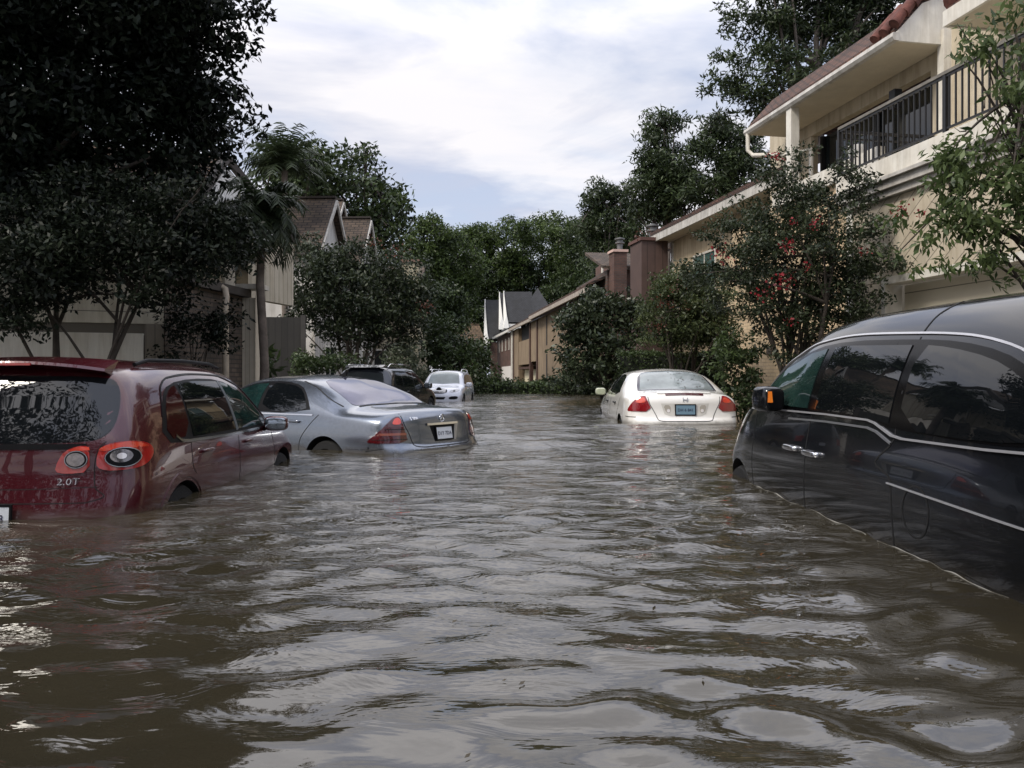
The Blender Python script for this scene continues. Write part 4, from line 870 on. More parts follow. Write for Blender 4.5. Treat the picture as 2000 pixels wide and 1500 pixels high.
# crape myrtles in front of the left garage
tree('crape_myrtle', 'dark small tree with leaning bare stems before the left garage', 'tree', G(120, 10.6),
     [E(150, 480, 230, 75, 11, 1.3), E(350, 500, 130, 60, 11.3, .9), E(40, 560, 130, 55, 10.8, .9), E(250, 410, 220, 70, 11.5, 1), E(400, 450, 90, 45, 11.5, .7), E(300, 570, 90, 20, 11, .6), E(20, 635, 50, 26, 10.4, .4)],
     620, 46, .23, .085, leafmat('leaf_shade', (.004, .006, .004), (.015, .022, .011), .08, spec=.15), .085, seed=12, nlimb=12, stems=2, twigs=3)
tree('shrub', 'dark shrub against the brown side wall of the left garage house', 'shrub', G(385, 12.9), [E(375, 650, 62, 75, 12.9, .5), E(430, 640, 35, 60, 13.2, .4)], 60, 40, .2, .08, DKG, .03, seed=13, nlimb=8, stems=3)
# crape myrtle by the black SUV
tree('crape_myrtle', 'broad crape myrtle with rusty seed heads behind the black SUV', 'tree', G(690, 22.5),
     [E(690, 590, 130, 95, 22.5, 1.7), E(620, 540, 75, 75, 22, 1.2), E(760, 580, 85, 85, 23, 1.3), E(690, 515, 85, 45, 22.5, 1), E(800, 610, 45, 60, 23, .8)], 520, 46, .30, .12, CRD, .075, BARKP(), seed=17, nlimb=26, stems=6, twigs=2, shell=3.2,
     flowers=([(P(x, y, 20.9), r) for x, y, r in ((735, 475, .26), (775, 490, .3), (830, 600, .28))], RUST, 26))
# trees behind the left houses
tree('live_oak', 'dark tree with broken outline behind the gabled left roofs', 'tree', G(700, 47), [E(720, 400, 70, 80, 47, 3), E(690, 335, 45, 45, 47, 2), E(745, 450, 55, 65, 47, 2.5), E(770, 410, 28, 38, 47, 1.6), E(715, 300, 28, 22, 47, 1), E(650, 400, 50, 50, 48, 2)],
     150, 46, .95, .34, FAR2, .4, seed=23, nlimb=24, twigs=2, shell=3)
tree('live_oak', 'dark spreading tree behind the palm and the left rooftops', 'tree', G(580, 44), [E(575, 345, 75, 55, 44, 2.6), E(610, 320, 40, 35, 44, 1.8), E(540, 330, 45, 40, 44, 2), E(600, 400, 60, 50, 45, 2)], 120, 46, .9, .33, FAR2, .38, seed=29, nlimb=20, twigs=2, shell=3)

def palm(px, d, ctr_y, fl, label, seed, tr=.13, spiky=False, n=34):
    rng = np.random.default_rng(seed); b = G(px, d); root = empty('palm_tree', b, 0, 1, label, 'palm tree', 'palms by the left houses'); c = P(px, ctr_y, d)-b
    pts = [Vector((0, 0, 0)), c*.35+Vector((.05, 0, 0)), c*.7+Vector((-.04, 0, 0)), c]
    MB().tube(pts, [tr*1.3, tr, tr*.92, tr*.8], 10).build('trunk', BARKP(), root, 60)
    lm = leafmat('leaf_palm', (.012, .020, .010), (.060, .082, .038), .3, scale=2)
    for k in range(n):
        az_ = rng.random()*6.283; el = rng.uniform(-.5, 1.35) if not spiky else rng.uniform(.1, 1.5); L_ = fl*rng.uniform(.75, 1.1)
        h = Vector((math.cos(az_), math.sin(az_), 0)); p = c.copy(); dirz = el; ra = []
        for i in range(9):
            ra.append(p.copy()); p = p+(h*math.cos(dirz)+Vector((0, 0, math.sin(dirz))))*L_/8; dirz -= (.30 if not spiky else .16)*(.6+i*.12)
        mb = MB().tube(ra, [.016*(1-.8*i/8) for i in range(9)], 4, False); sd_ = h.cross(Vector((0, 0, 1)))
        for i in range(1, 9):
            for j in range(3):
                q = ra[i-1].lerp(ra[i], (j+rng.random()*.6)/3)
                for s_ in (-1, 1):
                    l = L_*.30*(1-.5*abs(i-4)/5); tip = q+sd_*s_*l*.75+(ra[i]-ra[i-1]).normalized()*l*.5+Vector((0, 0, -l*rng.uniform(.1, .75))); wv = (ra[i]-ra[i-1]).normalized()*.022
                    m_ = q.lerp(tip, .5)+Vector((0, 0, l*.07)); mb.add([q-wv, q+wv, m_+wv, tip, m_-wv], [(0, 1, 2, 4), (2, 3, 4)])
        mb.build('frond', lm, root)
palm(512, 15.7, 420, 1.25, 'palm with a smooth pale trunk and drooping fronds beside the left garage house', 5, tr=.09, n=58)
palm(556, 27, 330, 1.7, 'taller palm with spiky upright fronds rising behind the gabled roofs', 6, spiky=True, n=52)

# far wood closing the street
wood = [(830, 480, 52, 55, 92), (880, 520, 62, 70, 96), (930, 500, 45, 55, 112), (885, 575, 60, 65, 111), (1000, 480, 46, 55, 110), (985, 560, 60, 60, 112), (1075, 480, 52, 60, 116), (1115, 490, 55, 70, 110), (1060, 570, 70, 60, 113), (1160, 500, 60, 80, 104), (850, 610, 55, 60, 84), (1200, 560, 70, 70, 86), (760, 560, 60, 70, 80), (930, 640, 60, 45, 110), (1130, 580, 60, 50, 104)]
kinds = ['bushy tree at the bend of the street', 'tall round tree', 'tree']
wl = ['pale feathery tree standing left of the far wood', 'round full tree above the small tan roof', 'narrow tree at the dip of the wood outline', 'dark low tree left of the slate roof', 'peaked tree right of the dip in the wood', 'dark tree directly over the slate roof house', 'rounded light green tree in the middle of the wood', 'tall tree next to the pines in the wood', 'dense tree behind the slate roof hip', 'dark tree between the wood and the right pines', 'dark tree behind the white SUV', 'dense tree behind the brown chimneys', 'dark tree at the left end of the wood', 'shaded low tree far beyond the white SUV', 'shaded tree deep in the wood behind the rust roof']
for i, (px, py, rx, ry, d) in enumerate(wood):
    rr = np.random.default_rng(100+i); es = [E(px, py, rx, ry, d, rx/F*d)]
    for k in range(5):
        a = rr.random()*6.28; es.append(E(px+rx*.75*math.cos(a), py-ry*.75*math.sin(a)*.9-ry*.1, rx*rr.uniform(.3, .5), ry*rr.uniform(.25, .45), d, 1.8))
    es.append(E(px, py+ry*1.1, rx*.9, ry*.7, d+1, rx/F*d*.8))
    tree('broadleaf_tree', wl[i], 'tree', G(px, d, .15), es, 300, 40, .95, .40, FAR if i in (0, 1, 2, 4, 6, 7) else FAR2, .4, seed=200+i, group='trees of the far wood', nlimb=9, shell=3.4)

# right: tall pines
def pine(label, px, d, pads, seed, n=34, tr=.3, ls=.22):
    es = [E(a, b, c, e, d+f, None) for a, b, c, e, f in pads]
    return tree('pine_tree', label, 'pine tree', G(px, d, -.3), es, n*len(pads), 60, .40*d/30, ls, PIN, tr, mat('bark_pine', (.10, .085, .075), .9, var=.4, vscale=3, bump=.7, bscale=8), seed=seed, nlimb=20, flat=.6, aspect=.30, twigs=1, group='pines behind the right houses', shell=3)
pine('tallest pine with pale trunk, leaning over the cream house roof', 1560, 29, [(1480, 40, 80, 50, 0), (1600, 30, 110, 60, 1), (1720, 20, 100, 60, 0), (1450, 110, 50, 30, 0), (1540, 130, 80, 40, -1), (1640, 90, 90, 40, 0), (1425, 165, 50, 22, 0), (1490, 190, 70, 28, 0), (1580, 190, 60, 30, 1), (1440, 225, 40, 18, 0), (1560, -80, 160, 60, 0), (1760, -60, 120, 60, 0), (1520, 240, 40, 22, 0)], 41, n=50)
pine('rounded pine crown rising in tiers above the rust coloured chimney', 1300, 46, [(1290, 240, 42, 22, 0), (1270, 265, 30, 16, 0), (1300, 305, 55, 26, 0), (1265, 320, 40, 20, 0), (1330, 350, 65, 30, 0), (1270, 365, 55, 24, 0), (1300, 400, 80, 28, 0)], 43, n=30, ls=.3)
pine('dark pine standing just left of the cream house eave', 1420, 44, [(1400, 250, 45, 25, 0), (1440, 270, 50, 30, 0), (1400, 310, 65, 35, 0), (1460, 330, 60, 35, 0), (1400, 370, 80, 35, 0), (1370, 290, 30, 20, 0), (1480, 400, 60, 40, 0)], 47, n=30, ls=.3)
pine('low wide pine over the far houses, left of the tiered pine', 1190, 60, [(1185, 380, 42, 26, 0), (1160, 410, 30, 20, 0), (1215, 410, 50, 26, 0), (1175, 445, 50, 26, 0), (1230, 455, 50, 26, 0), (1200, 490, 60, 26, 0)], 53, n=32, ls=.36)

# right: flowering crape myrtle before the cream house
fl = [(1535, 480, .15), (1530, 548, .19), (1490, 575, .13), (1510, 300, .12), (1555, 430, .1), (1400, 492, .13), (1690, 490, .1), (1760, 410, .17), (1800, 420, .12), (1575, 520, .1), (1545, 625, .1), (1520, 310, .1), (1590, 440, .12), (1420, 510, .09)]
tree('crape_myrtle', 'large dark crape myrtle with red flower heads before the cream house', 'tree', G(1555, 13.4),
     [E(1540, 520, 110, 110, 13.4, 1.1), E(1465, 500, 80, 70, 13.6, .9), E(1600, 440, 110, 90, 13.2, .9), E(1560, 390, 70, 55, 13.4, .7), E(1660, 500, 80, 60, 13, .7), E(1420, 565, 75, 50, 14, .8), E(1600, 600, 80, 60, 13.4, .8), E(1460, 420, 60, 45, 13.6, .6), E(1540, 330, 45, 45, 13.4, .5), E(1640, 360, 55, 40, 13.2, .5), E(1500, 610, 60, 45, 13.6, .6), E(1500, 345, 16, 60, 13.5, .2), E(1555, 300, 18, 60, 13.4, .2), E(1640, 325, 20, 60, 13.2, .25), E(1600, 350, 16, 60, 13.3, .2), E(1370, 530, 70, 26, 14, .5), E(1400, 450, 50, 18, 14, .3), E(1720, 520, 55, 22, 12.8, .3), E(1690, 440, 40, 20, 13, .3), E(1640, 600, 60, 70, 13.2, .6), E(1680, 560, 50, 60, 13, .6), E(1570, 660, 80, 50, 13.4, .7)],
     800, 44, .17, .068, leafmat('leaf_crape_dark', (.009, .016, .008), (.042, .056, .024), .2, scale=1.6), .075, seed=61, nlimb=34, stems=4, twigs=3, shell=3, flowers=([(P(x, y, 12.1), r*.95) for x, y, r in fl], REDF, 110))
tree('crape_myrtle', 'smaller crape myrtle with rusty flowers left of the red flowering one', 'tree', G(1330, 18.5),
     [E(1330, 600, 75, 55, 18.5, .9), E(1390, 610, 60, 55, 18.3, .8), E(1290, 640, 50, 45, 18.8, .6), E(1350, 560, 60, 35, 18.5, .7), E(1360, 660, 80, 40, 18.5, .8), E(1300, 570, 35, 30, 18.6, .5)], 380, 46, .24, .085, leafmat('leaf_crape_light', (.020, .034, .013), (.085, .105, .04), .28, scale=1.6), .06, seed=67, nlimb=20, stems=4, twigs=2,
     flowers=([(P(x, y, 17.7), r) for x, y, r in ((1300, 590, .22), (1320, 560, .2), (1290, 640, .2), (1340, 600, .14), (1245, 462, .16), (1262, 455, .14))], RUST, 46))
tree('magnolia', 'dense rounded dark bush tree in front of the tan houses', 'tree', G(1172, 27), [E(1170, 655, 82, 88, 27, 1.4), E(1200, 610, 55, 50, 27, 1), E(1130, 640, 45, 50, 27, .9), E(1180, 580, 40, 25, 27, .7), E(1160, 720, 85, 40, 27, 1.2)], 240, 44, .34, .17, BSH, .12, seed=71, nlimb=16, stems=2, shell=3.4)
tree('shrub', 'loose green shrub growing beside the right rear corner of the white sedan', 'shrub', G(1445, 13.8), [E(1440, 740, 42, 45, 13.8, .4), E(1420, 690, 38, 40, 13.9, .4), E(1460, 690, 30, 40, 14, .35), E(1450, 780, 40, 30, 13.6, .4)], 90, 34, .14, .085, MDG, .02, seed=73, nlimb=14, stems=4, twigs=2)
tree('shrub', 'dark rounded shrub at the foot of the magnolia', 'shrub', G(1110, 33.5, -.1), [E(1110, 748, 55, 22, 33.5, .8), E(1160, 750, 45, 20, 33.5, .8)], 90, 40, .3, .13, BSH, .03, seed=75, nlimb=4, stems=2)
tree('shrub', 'dark wide shrub left of the garage doors at the water edge', 'shrub', G(890, 38, .1), [E(880, 690, 50, 50, 40, 1.4), E(920, 700, 40, 40, 40, 1.2), E(850, 660, 40, 50, 41, 1.2), E(940, 735, 40, 25, 38, .8), E(880, 745, 60, 25, 38, .9)], 190, 42, .45, .2, FAR2, .06, seed=77, nlimb=8, stems=3)
tree('shrub', 'low dark shrub before the brick garage at the water edge', 'shrub', G(985, 37.2, .1), [E(965, 752, 30, 15, 37.2, .6), E(1005, 755, 40, 14, 37.2, .6), E(1050, 752, 40, 16, 37, .6)], 90, 40, .28, .13, FAR2, .03, seed=79, nlimb=4, stems=2)
tree('shrub', 'bright green low shrub between the palm trunk and the black SUV', 'shrub', G(615, 19.8), [E(600, 715, 55, 22, 19.8, .5), E(650, 712, 50, 22, 20, .5)], 60, 36, .2, .09, MDG, .02, seed=81, nlimb=6, stems=3)
tree('shrub', 'grey green shrub by the cream chimney wall behind the black SUV', 'shrub', G(800, 26.5), [E(790, 690, 35, 45, 26.5, .7), E(800, 735, 40, 35, 26.5, .7)], 70, 40, .28, .13, leafmat('leaf_grey', (.03, .04, .025), (.10, .12, .07), .25), .03, seed=83, nlimb=6, stems=3)
tree('shrub', 'large leaved plant at the foot of the palm', 'shrub', G(492, 17.5), [E(490, 710, 28, 40, 17.5, .4)], 18, 26, .25, .26, MDG, .02, seed=85, nlimb=4, stems=3, aspect=.3)
def hedge(label, a, b, z0, z1, dep, m, n, ls, seed):
    rng = np.random.default_rng(seed); ax = Vector((b[0]-a[0], b[1]-a[1], 0)); Ln = ax.length; ax /= Ln; pr = Vector((-ax.y, ax.x, 0))
    root = empty('hedge', (a[0], a[1], z0), 0, 1, label, 'hedge')
    q = rng.random((n, 3)); face = rng.integers(0, 3, n); q[face == 0, 1] = 0; q[face == 1, 2] = 1; q += rng.normal(size=(n, 3))*.015
    V = np.outer(q[:, 0]*Ln, np.array(ax))+np.outer(q[:, 1]*dep, np.array(pr)); V[:, 2] += q[:, 2]*(z1-z0)+.04*np.sin(q[:, 0]*Ln*3)
    leaf_mesh('foliage', V, ls, rng, m, root, .5)
    mb = MB(); p0 = ax*.06+pr*.06; p1 = ax*(Ln-.06)+pr*.06; mb.seg((p0.x, p0.y), (p1.x, p1.y), 0, z1-z0-.06, dep-.1); mb.build('twig_core', mat('twig_dark', (.010, .013, .008), .9), root)
hedge('clipped box hedge with a flat top behind the white sedan', G(1205, 20)[:2], G(1420, 19.4)[:2], -.6, 1.33, .9, MDG, 9000, .07, 91)
hedge('low dark hedge along the far water edge', G(930, 36.2)[:2], G(1205, 34.5)[:2], -.5, .42, 1.0, FAR2, 6500, .13, 93)

# near tree on the right: bright narrow leaves hanging into the picture
nb = [E(1960, 60, 60, 60, 7.4, .5), E(1930, 330, 80, 70, 7.6, .5), E(1870, 360, 45, 55, 7.8, .4), E(1880, 420, 40, 45, 7.8, .35), E(1960, 430, 60, 60, 7.6, .4), E(1990, 200, 40, 60, 7.4, .4), E(1780, 480, 45, 25, 8.2, .3), E(1830, 520, 40, 20, 8, .3), E(1920, 500, 60, 25, 7.8, .3), E(1740, 420, 25, 25, 8.4, .25), E(1970, 540, 60, 18, 7.8, .3), E(1850, 300, 25, 20, 8, .2), E(2080, 250, 90, 200, 7.6, .6)]
tree('young_tree', 'young tree with bright green narrow leaves hanging over the black minivan', 'tree', G(2130, 7.8), nb, 300, 16, .15, .10, BRT, .07, BARK(), seed=97, nlimb=44, twigs=2, aspect=.34, droop=.9, shell=3)

# trees standing behind the photographer, seen only as reflections
for i, (x, y, r) in enumerate(((-11, -3, 4.2), (-6.2, -3.2, 4.6), (8.5, -11, 4.2), (-4, -22, 5.5), (4, -27, 5.5), (-14, -14, 5))):
    es = [(Vector((x, y, 4.2+r*.45)), (r, r, r*.9)), (Vector((x+r*.6, y+.6, 3.6)), (r*.6, r*.6, r*.5)), (Vector((x-r*.6, y, 3.8)), (r*.6, r*.6, r*.5))]
    tree('oak_tree', 'oak on the near side of the street, behind the viewpoint', 'tree', Vector((x, y, -.6)), es, 150, 40, .8, .3, DKG, .25, seed=300+i, group='oaks behind the viewpoint', nlimb=8)
# ------------------------------------------------------------------ houses
CREAM = lambda: mat('stucco_cream', (.57, .50, .385), .85, var2=(.44, .38, .28), vscale=1.3, bump=.25, bscale=60)
CREAMD = lambda: boards('siding_diagonal', (.57, .50, .385), (.6, 0, .8), .22, var=.22, gap=.07, depth=.9)
WHITE = lambda: mat('trim_white', (.66, .63, .56), .6, var=.18, vscale=2.5)
LGREY = lambda: mat('gutter_grey', (.50, .48, .44), .5, var=.25, vscale=3)
IRON = lambda: mat('iron_black', (.010, .010, .011), .45)
DARKIN = lambda: mat('room_dark', (.012, .012, .013), .8)
WGL = lambda: mat('window_glass', (.012, .016, .017), .03, ior=1.6)
WGG = lambda: mat('window_glass_green', (.05, .09, .08), .05, ior=1.6)
BROWN = lambda: boards('siding_brown', (.088, .052, .042), (1, 0, 0), .3, var=.35)
SHING = lambda ax='x': bricks('shingles_'+ax, (.10, .072, .052), (.055, .040, .032), (.02, .016, .013), ax, .32, .17, .02, .9, .6, 1.6)
SLATE = lambda ax='x': bricks('slates_'+ax, (.022, .024, .030), (.014, .015, .019), (.006, .006, .008), ax, .3, .2, .02, .7, .4, 1.4)
BRK = lambda ax='x': bricks('brickwork_'+ax, (.13, .062, .046), (.085, .042, .034), (.08, .065, .058), ax)
def window(root, x0, x1, y, z0, z1, fm, gm, out=1, mull=1, axis='x'):
    """framed window in a wall parallel to local x (or y); out = outward sign along the other axis"""
    def bx(a0, a1, b0, b1, c0, c1):
        m_ = MB(); m_.box((a0, b0, c0), (a1, b1, c1)) if axis == 'x' else m_.box((b0, a0, c0), (b1, a1, c1)); return m_
    f = MB(); t_ = .07; lo, hi = (y-.02, y+.045*out)
    for q in ((x0, x1, z0-t_, z0), (x0, x1, z1, z1+t_), (x0-t_, x0, z0-t_, z1+t_), (x1, x1+t_, z0-t_, z1+t_)):
        b = bx(q[0], q[1], lo, hi, q[2], q[3]); f.add(b.v, b.f)
    for k in range(mull):
        xm = x0+(x1-x0)*(k+1)/(mull+1); b = bx(xm-.022, xm+.022, y, y+.03*out, z0, z1); f.add(b.v, b.f)
    o = f.build('window', fm, root); bx(x0, x1, y+.004*out, y+.012*out, z0, z1).build('pane', gm, o)
    return o
def tiles_row(mb, p, q, r, n):
    p = Vector(p); q = Vector(q)
    for k in range(n):
        a = p.lerp(q, k/n); b = p.lerp(q, (k+1.15)/n); mb.tube([a+Vector((0, 0, .02*(k % 2))), b+Vector((0, 0, .05))], [r*1.05, r*.88], 10)

# ---- A: cream house with balcony (local x runs up the street, local y towards the street)
def house_a():
    root = empty('house', (6.58, 11.4, -.6), R(100), 1, 'cream two storey house with black balcony railing and red roof tiles', 'house', 'houses along the right side')
    Z = .6
    def part(name, mb, m, sm=False, parent=None, lab=None):
        mb.v = [(x, y, z+Z) for x, y, z in mb.v]; return mb.build(name, m, parent or root, sm, lab)
    part('wall', MB().box((-9, 0, 2.36), (3.02, -.25, 3.72)), CREAMD())
    part('wall', MB().box((2.06, -.01, -.6), (3.0, -.25, 2.355)), CREAM()); part('wall', MB().box((2.78, -.255, -.6), (3.0, -9, 3.72)), CREAM())
    part('corner_board', MB().box((2.86, .03, -.6), (3.045, -.12, 3.73)), WHITE())
    part('garage_frame', MB().box((1.96, .02, -.6), (2.055, -.3, 2.30)).box((-9, .02, 2.30), (2.055, -.3, 2.42)), WHITE())
    part('garage_door', MB().box((-8.5, -.34, -.6), (1.95, -.40, 2.29)), boards('garage_cream', (.54, .49, .38), (0, 0, 1), .55, gap=.03, var=.1))
    part('cornice', MB().box((-9, .10, 3.73), (3.10, -.25, 3.84)).box((-9, .17, 3.845), (3.16, -.25, 3.97)).box((-9, .24, 3.975), (3.22, -.25, 4.03)), LGREY())
    part('balcony_floor', MB().box((-9, .06, 4.035), (3.32, -2.3, 4.40)), WHITE())
    # railing along the street and its return
    rl = MB().bar((-4, 0, 5.30), (3.3, 0, 5.30), .075, .05); rail = part('balcony_railing', rl, mat('rail_weathered', (.16, .145, .12), .5, var=.4, vscale=8))
    def rp(mb, nm, m=IRON): part(nm, mb, m(), parent=rail)
    rp(MB().bar((-4, 0, 5.255), (3.3, 0, 5.255), .04, .04), 'top_bar'); rp(MB().bar((-4, 0, 4.47), (3.3, 0, 4.47), .035, .03), 'bottom_bar')
    rp(MB().bar((3.3, -.03, 5.255), (3.3, -2.0, 5.255), .05, .05), 'top_bar'); rp(MB().bar((3.3, -.03, 4.47), (3.3, -2.0, 4.47), .035, .03), 'bottom_bar'); rp(MB().bar((3.3, -.03, 5.13), (3.3, -2.0, 5.13), .03, .03), 'middle_bar')
    b0 = MB().bar((0, 0, 4.48), (0, 0, 5.25), .022); b0 = b0.build('baluster', IRON(), rail); first = True
    def put(x, y):
        nonlocal first
        o = b0 if first else b0.copy()
        if not first: col.objects.link(o); o.parent = rail
        first = False; o.location = (x, y, Z)
    for k in range(56): put(-3.95+k*.13, 0)
    for k in range(1, 15): put(3.3, -k*.135)
    for x in (.55, 3.3, -2.2): rp(MB().bar((x, 0, 4.40), (x, 0, 5.29), .06), 'newel')
    # upper storey
    part('wall', MB().box((-9, -1.95, 4.40), (3.4, -2.15, 7.15)), CREAM()); part('wall', MB().box((3.4, -1.96, 6.55), (9.6, -2.15, 7.15)), CREAM())
    part('corner_post', MB().box((2.85, -1.80, 4.40), (3.03, -1.98, 7.1)), WHITE())
    part('patio_door', MB().box((3.45, -2.3, 4.41), (7.6, -2.36, 6.54)), WGL()); [part('door_frame', MB().box((a, -2.2, 4.41), (a+.09, -2.29, 6.54)), IRON()) for a in (5.4, 3.42, 7.5)]
    part('wall', MB().box((7.6, -1.97, 4.40), (9.6, -2.15, 6.54)), CREAM())
    part('wall_lantern', MB().box((4.05, -1.66, 6.05), (4.23, -1.82, 6.42)).box((4.1, -1.82, 6.30), (4.18, -1.94, 6.36)), IRON())
    mb = MB(); wn = window(root, -1.2, .3, -1.95, 4.7+Z, 6.6+Z, WHITE(), WGG(), 1, 2)
    part('parapet', MB().box((3.34, -.80, 4.70), (7.3, -.95, 5.05)), WHITE()); part('wall', MB().box((3.05, -.9, -.6), (9.6, -1.1, 4.70)), bricks('brick_cream', (.56, .44, .29), (.50, .38, .25), (.40, .32, .22), 'x', .24, .085))
    part('column', MB().box((6.55, -.86, 5.05), (6.77, -1.06, 6.84)), WHITE())
    part('wall_vent', MB().box((7.5, -.87, 1.32), (7.72, -.905, 1.48)).box((7.47, -.86, 1.30), (7.75, -.90, 1.32)), mat('vent_dark', (.06, .05, .04), .6))
    part('balcony_floor', MB().box((3.33, -.97, 4.35), (9.6, -2.3, 4.45)), CREAM())
    # main roof
    s0, s1 = 2.96, 8.7; ZB = 7.55
    rf = part('roof', MB().slab([(s0, -.93, 6.97), (s1, -.93, 6.97), (s1-.25, -1.42, ZB), (s0, -1.42, ZB)], (0, 0, .13)).slab([(s0, -1.422, ZB), (s1-.25, -1.422, ZB), (s1-2, -6.5, ZB+5.08*.42), (s0, -6.5, ZB+5.08*.42)], (0, 0, .13)).slab([(s1, -.935, 6.97), (s1+.02, -8, 6.97), (s1-2, -6.5, ZB+5.08*.42), (s1-.25, -1.42, ZB)], (0, .0, .11)), bricks('roof_tiles', (.13, .06, .04), (.065, .036, .028), (.03, .018, .014), 'x', .26, .14, .025, .85, .8, 2.2))
    tr_ = MB(); [(tiles_row(tr_, (s0+dx, -.85, 7.10+dz), (s0+dx, -1.40, ZB+.13+dz), .10, 3), tiles_row(tr_, (s0+dx, -1.43, ZB+.13+dz), (s0+dx, -6.5, ZB+.13+dz+5.07*.42), .10, 14)) for dx, dz in ((-.02, .04), (.27, -.01), (.54, -.02))]
    part('barrel_tile_course', tr_, mat('terracotta', (.125, .044, .033), .85, var=.7, vscale=3, bump=.5), 50, parent=rf)
    part('soffit', MB().box((s0+.02, -.94, 6.84), (s1-.02, -1.94, 6.88)), mat('soffit_cream', (.50, .44, .335), .8, var=.1))
    part('rake_board', MB().slab([(s0-.03, -.90, 6.84), (s0-.03, -1.98, 6.84), (s0-.03, -1.98, 7.80), (s0-.03, -1.42, 7.56), (s0-.03, -.90, 7.0)], (.05, 0, 0)).slab([(s0-.03, -1.985, 7.5), (s0-.03, -6.4, 9.35), (s0-.03, -6.4, 9.6), (s0-.03, -1.985, 7.80)], (.05, 0, 0)), WHITE())
    gt = MB().add([], []) if False else MB(); prof = [(-.81, 6.98), (-.79, 6.9), (-.83, 6.84), (-.93, 6.835), (-.935, 6.98)]
    gt.add([(s0-.06, y, z) for y, z in prof]+[(s1+.06, y, z) for y, z in prof], [tuple(range(4, -1, -1)), tuple(range(5, 10))]+[(i, (i+1) % 5, 5+(i+1) % 5, 5+i) for i in range(5)])
    part('gutter', gt, LGREY())
    part('downspout', MB().tube([(s1-.05, -.86, 6.86), (s1-.05, -.86, 6.45), (s1-.15, -.95, 6.30), (s1-1.2, -1.4, 6.05), (s1-1.9, -1.5, 6.0), (s1-1.9, -1.5, 4.7)], .055, 8), WHITE(), 50)
    # nearer bay roof at the upper right
    part('roof', MB().slab([(-9, -.75, 6.62), (1.45, -.75, 6.62), (1.45, -6.5, 9.1), (-9, -6.5, 9.1)], (0, 0, .14)), MATS['roof_tiles'])
    part('fascia', MB().box((-9, -.70, 6.45), (1.5, -.76, 6.70)).slab([(1.46, -.77, 6.45), (1.46, -1.94, 6.45), (1.46, -1.94, 7.1), (1.46, -.77, 6.6)], (.05, 0, 0)), WHITE()); part('soffit', MB().box((-9, -.77, 6.47), (1.44, -1.94, 6.51)), mat('soffit_cream', None))
    part('barrel_tile_course', (lambda m_: (tiles_row(m_, (1.40, -.75, 6.82), (1.40, -6.5, 9.28), .13, 13), m_)[1])(MB()), mat('terracotta', None), 50)
    return root
house_a()
# a white cat-sized pot and dark chairs on the balcony
o = empty('flower_pot', Vector((6.58, 11.4, 5.05))+Vector((-.174, .985, 0))*4.1+Vector((.985, .174, 0))*.87, 0, 1, 'small white round pot standing on the balcony ledge', 'pot')
MB().lathe([(.001, 0), (.12, 0), (.17, .10), (.19, .2), (.165, .21), (.15, .12), (.001, .10)], (0, 0, 0), (0, 0, 1), 20).build('pot_body', mat('pot_white', (.7, .69, .66), .4), o, 40)
leaf_mesh('potted_plant', np.random.default_rng(2).normal(size=(60, 3))*np.array([.10, .10, .06])+np.array([0, 0, .28]), .13, np.random.default_rng(3), MDG, o, .3)

# ---- B: second house on the right
def house_b():
    root = empty('house', (6.9, 20.9, -.6), R(100.2), 1, 'cream house with long pale eave and small black balcony, behind the flowering crape myrtle', 'house', 'houses along the right side')
    Z = .6
    def part(name, mb, m, sm=False, parent=None):
        mb.v = [(x, y, z+Z) for x, y, z in mb.v]; return mb.build(name, m, parent or root, sm)
    part('wall', MB().box((-1, -.7, -.6), (9.0, -8, 5.85)), mat('stucco_tan', (.52, .42, .28), .85, var2=(.40, .32, .21), vscale=1.2, bump=.2, bscale=50))
    part('fascia', MB().box((-1.2, .02, 5.78), (9.3, -.06, 6.05)), LGREY()); part('soffit', MB().box((-1.2, -.065, 5.80), (9.3, -.69, 5.84)), mat('soffit_cream', None))
    part('roof', MB().slab([(-1.25, .04, 6.05), (9.35, .04, 6.05), (9.35, -5, 8.2), (-1.25, -5, 8.2)], (0, 0, .12)), MATS['roof_tiles'])
    for x0, x1 in ((5.2, 6.9), (1.0, 2.4)): window(root, x0, x1, -.7, 3.4+Z, 4.9+Z, WHITE(), WGG(), 1, 1)
    part('corner_board', MB().box((8.85, -.66, -.6), (9.04, -.80, 5.77)), WHITE()); part('corner_board', MB().box((-1.0, -.66, -.6), (-.8, -.72, 5.77)), WHITE())
    fl_ = part('balcony_floor', MB().box((4.2, .3, 2.75), (8.4, -.69, 2.95)), mat('deck_brown', (.07, .045, .035), .8))
    rl = part('balcony_railing', MB().bar((4.2, .26, 3.85), (8.4, .26, 3.85), .06, .05).bar((4.2, .26, 3.08), (8.4, .26, 3.08), .04, .04), IRON())
    b0 = MB().bar((0, 0, 2.96+Z), (0, 0, 3.84+Z), .026).build('baluster', IRON(), rl)
    for k in range(29):
        b = b0 if k == 0 else b0.copy()
        if k: col.objects.link(b); b.parent = rl
        b.location = (4.25+k*.147, .26, 0)
house_b()
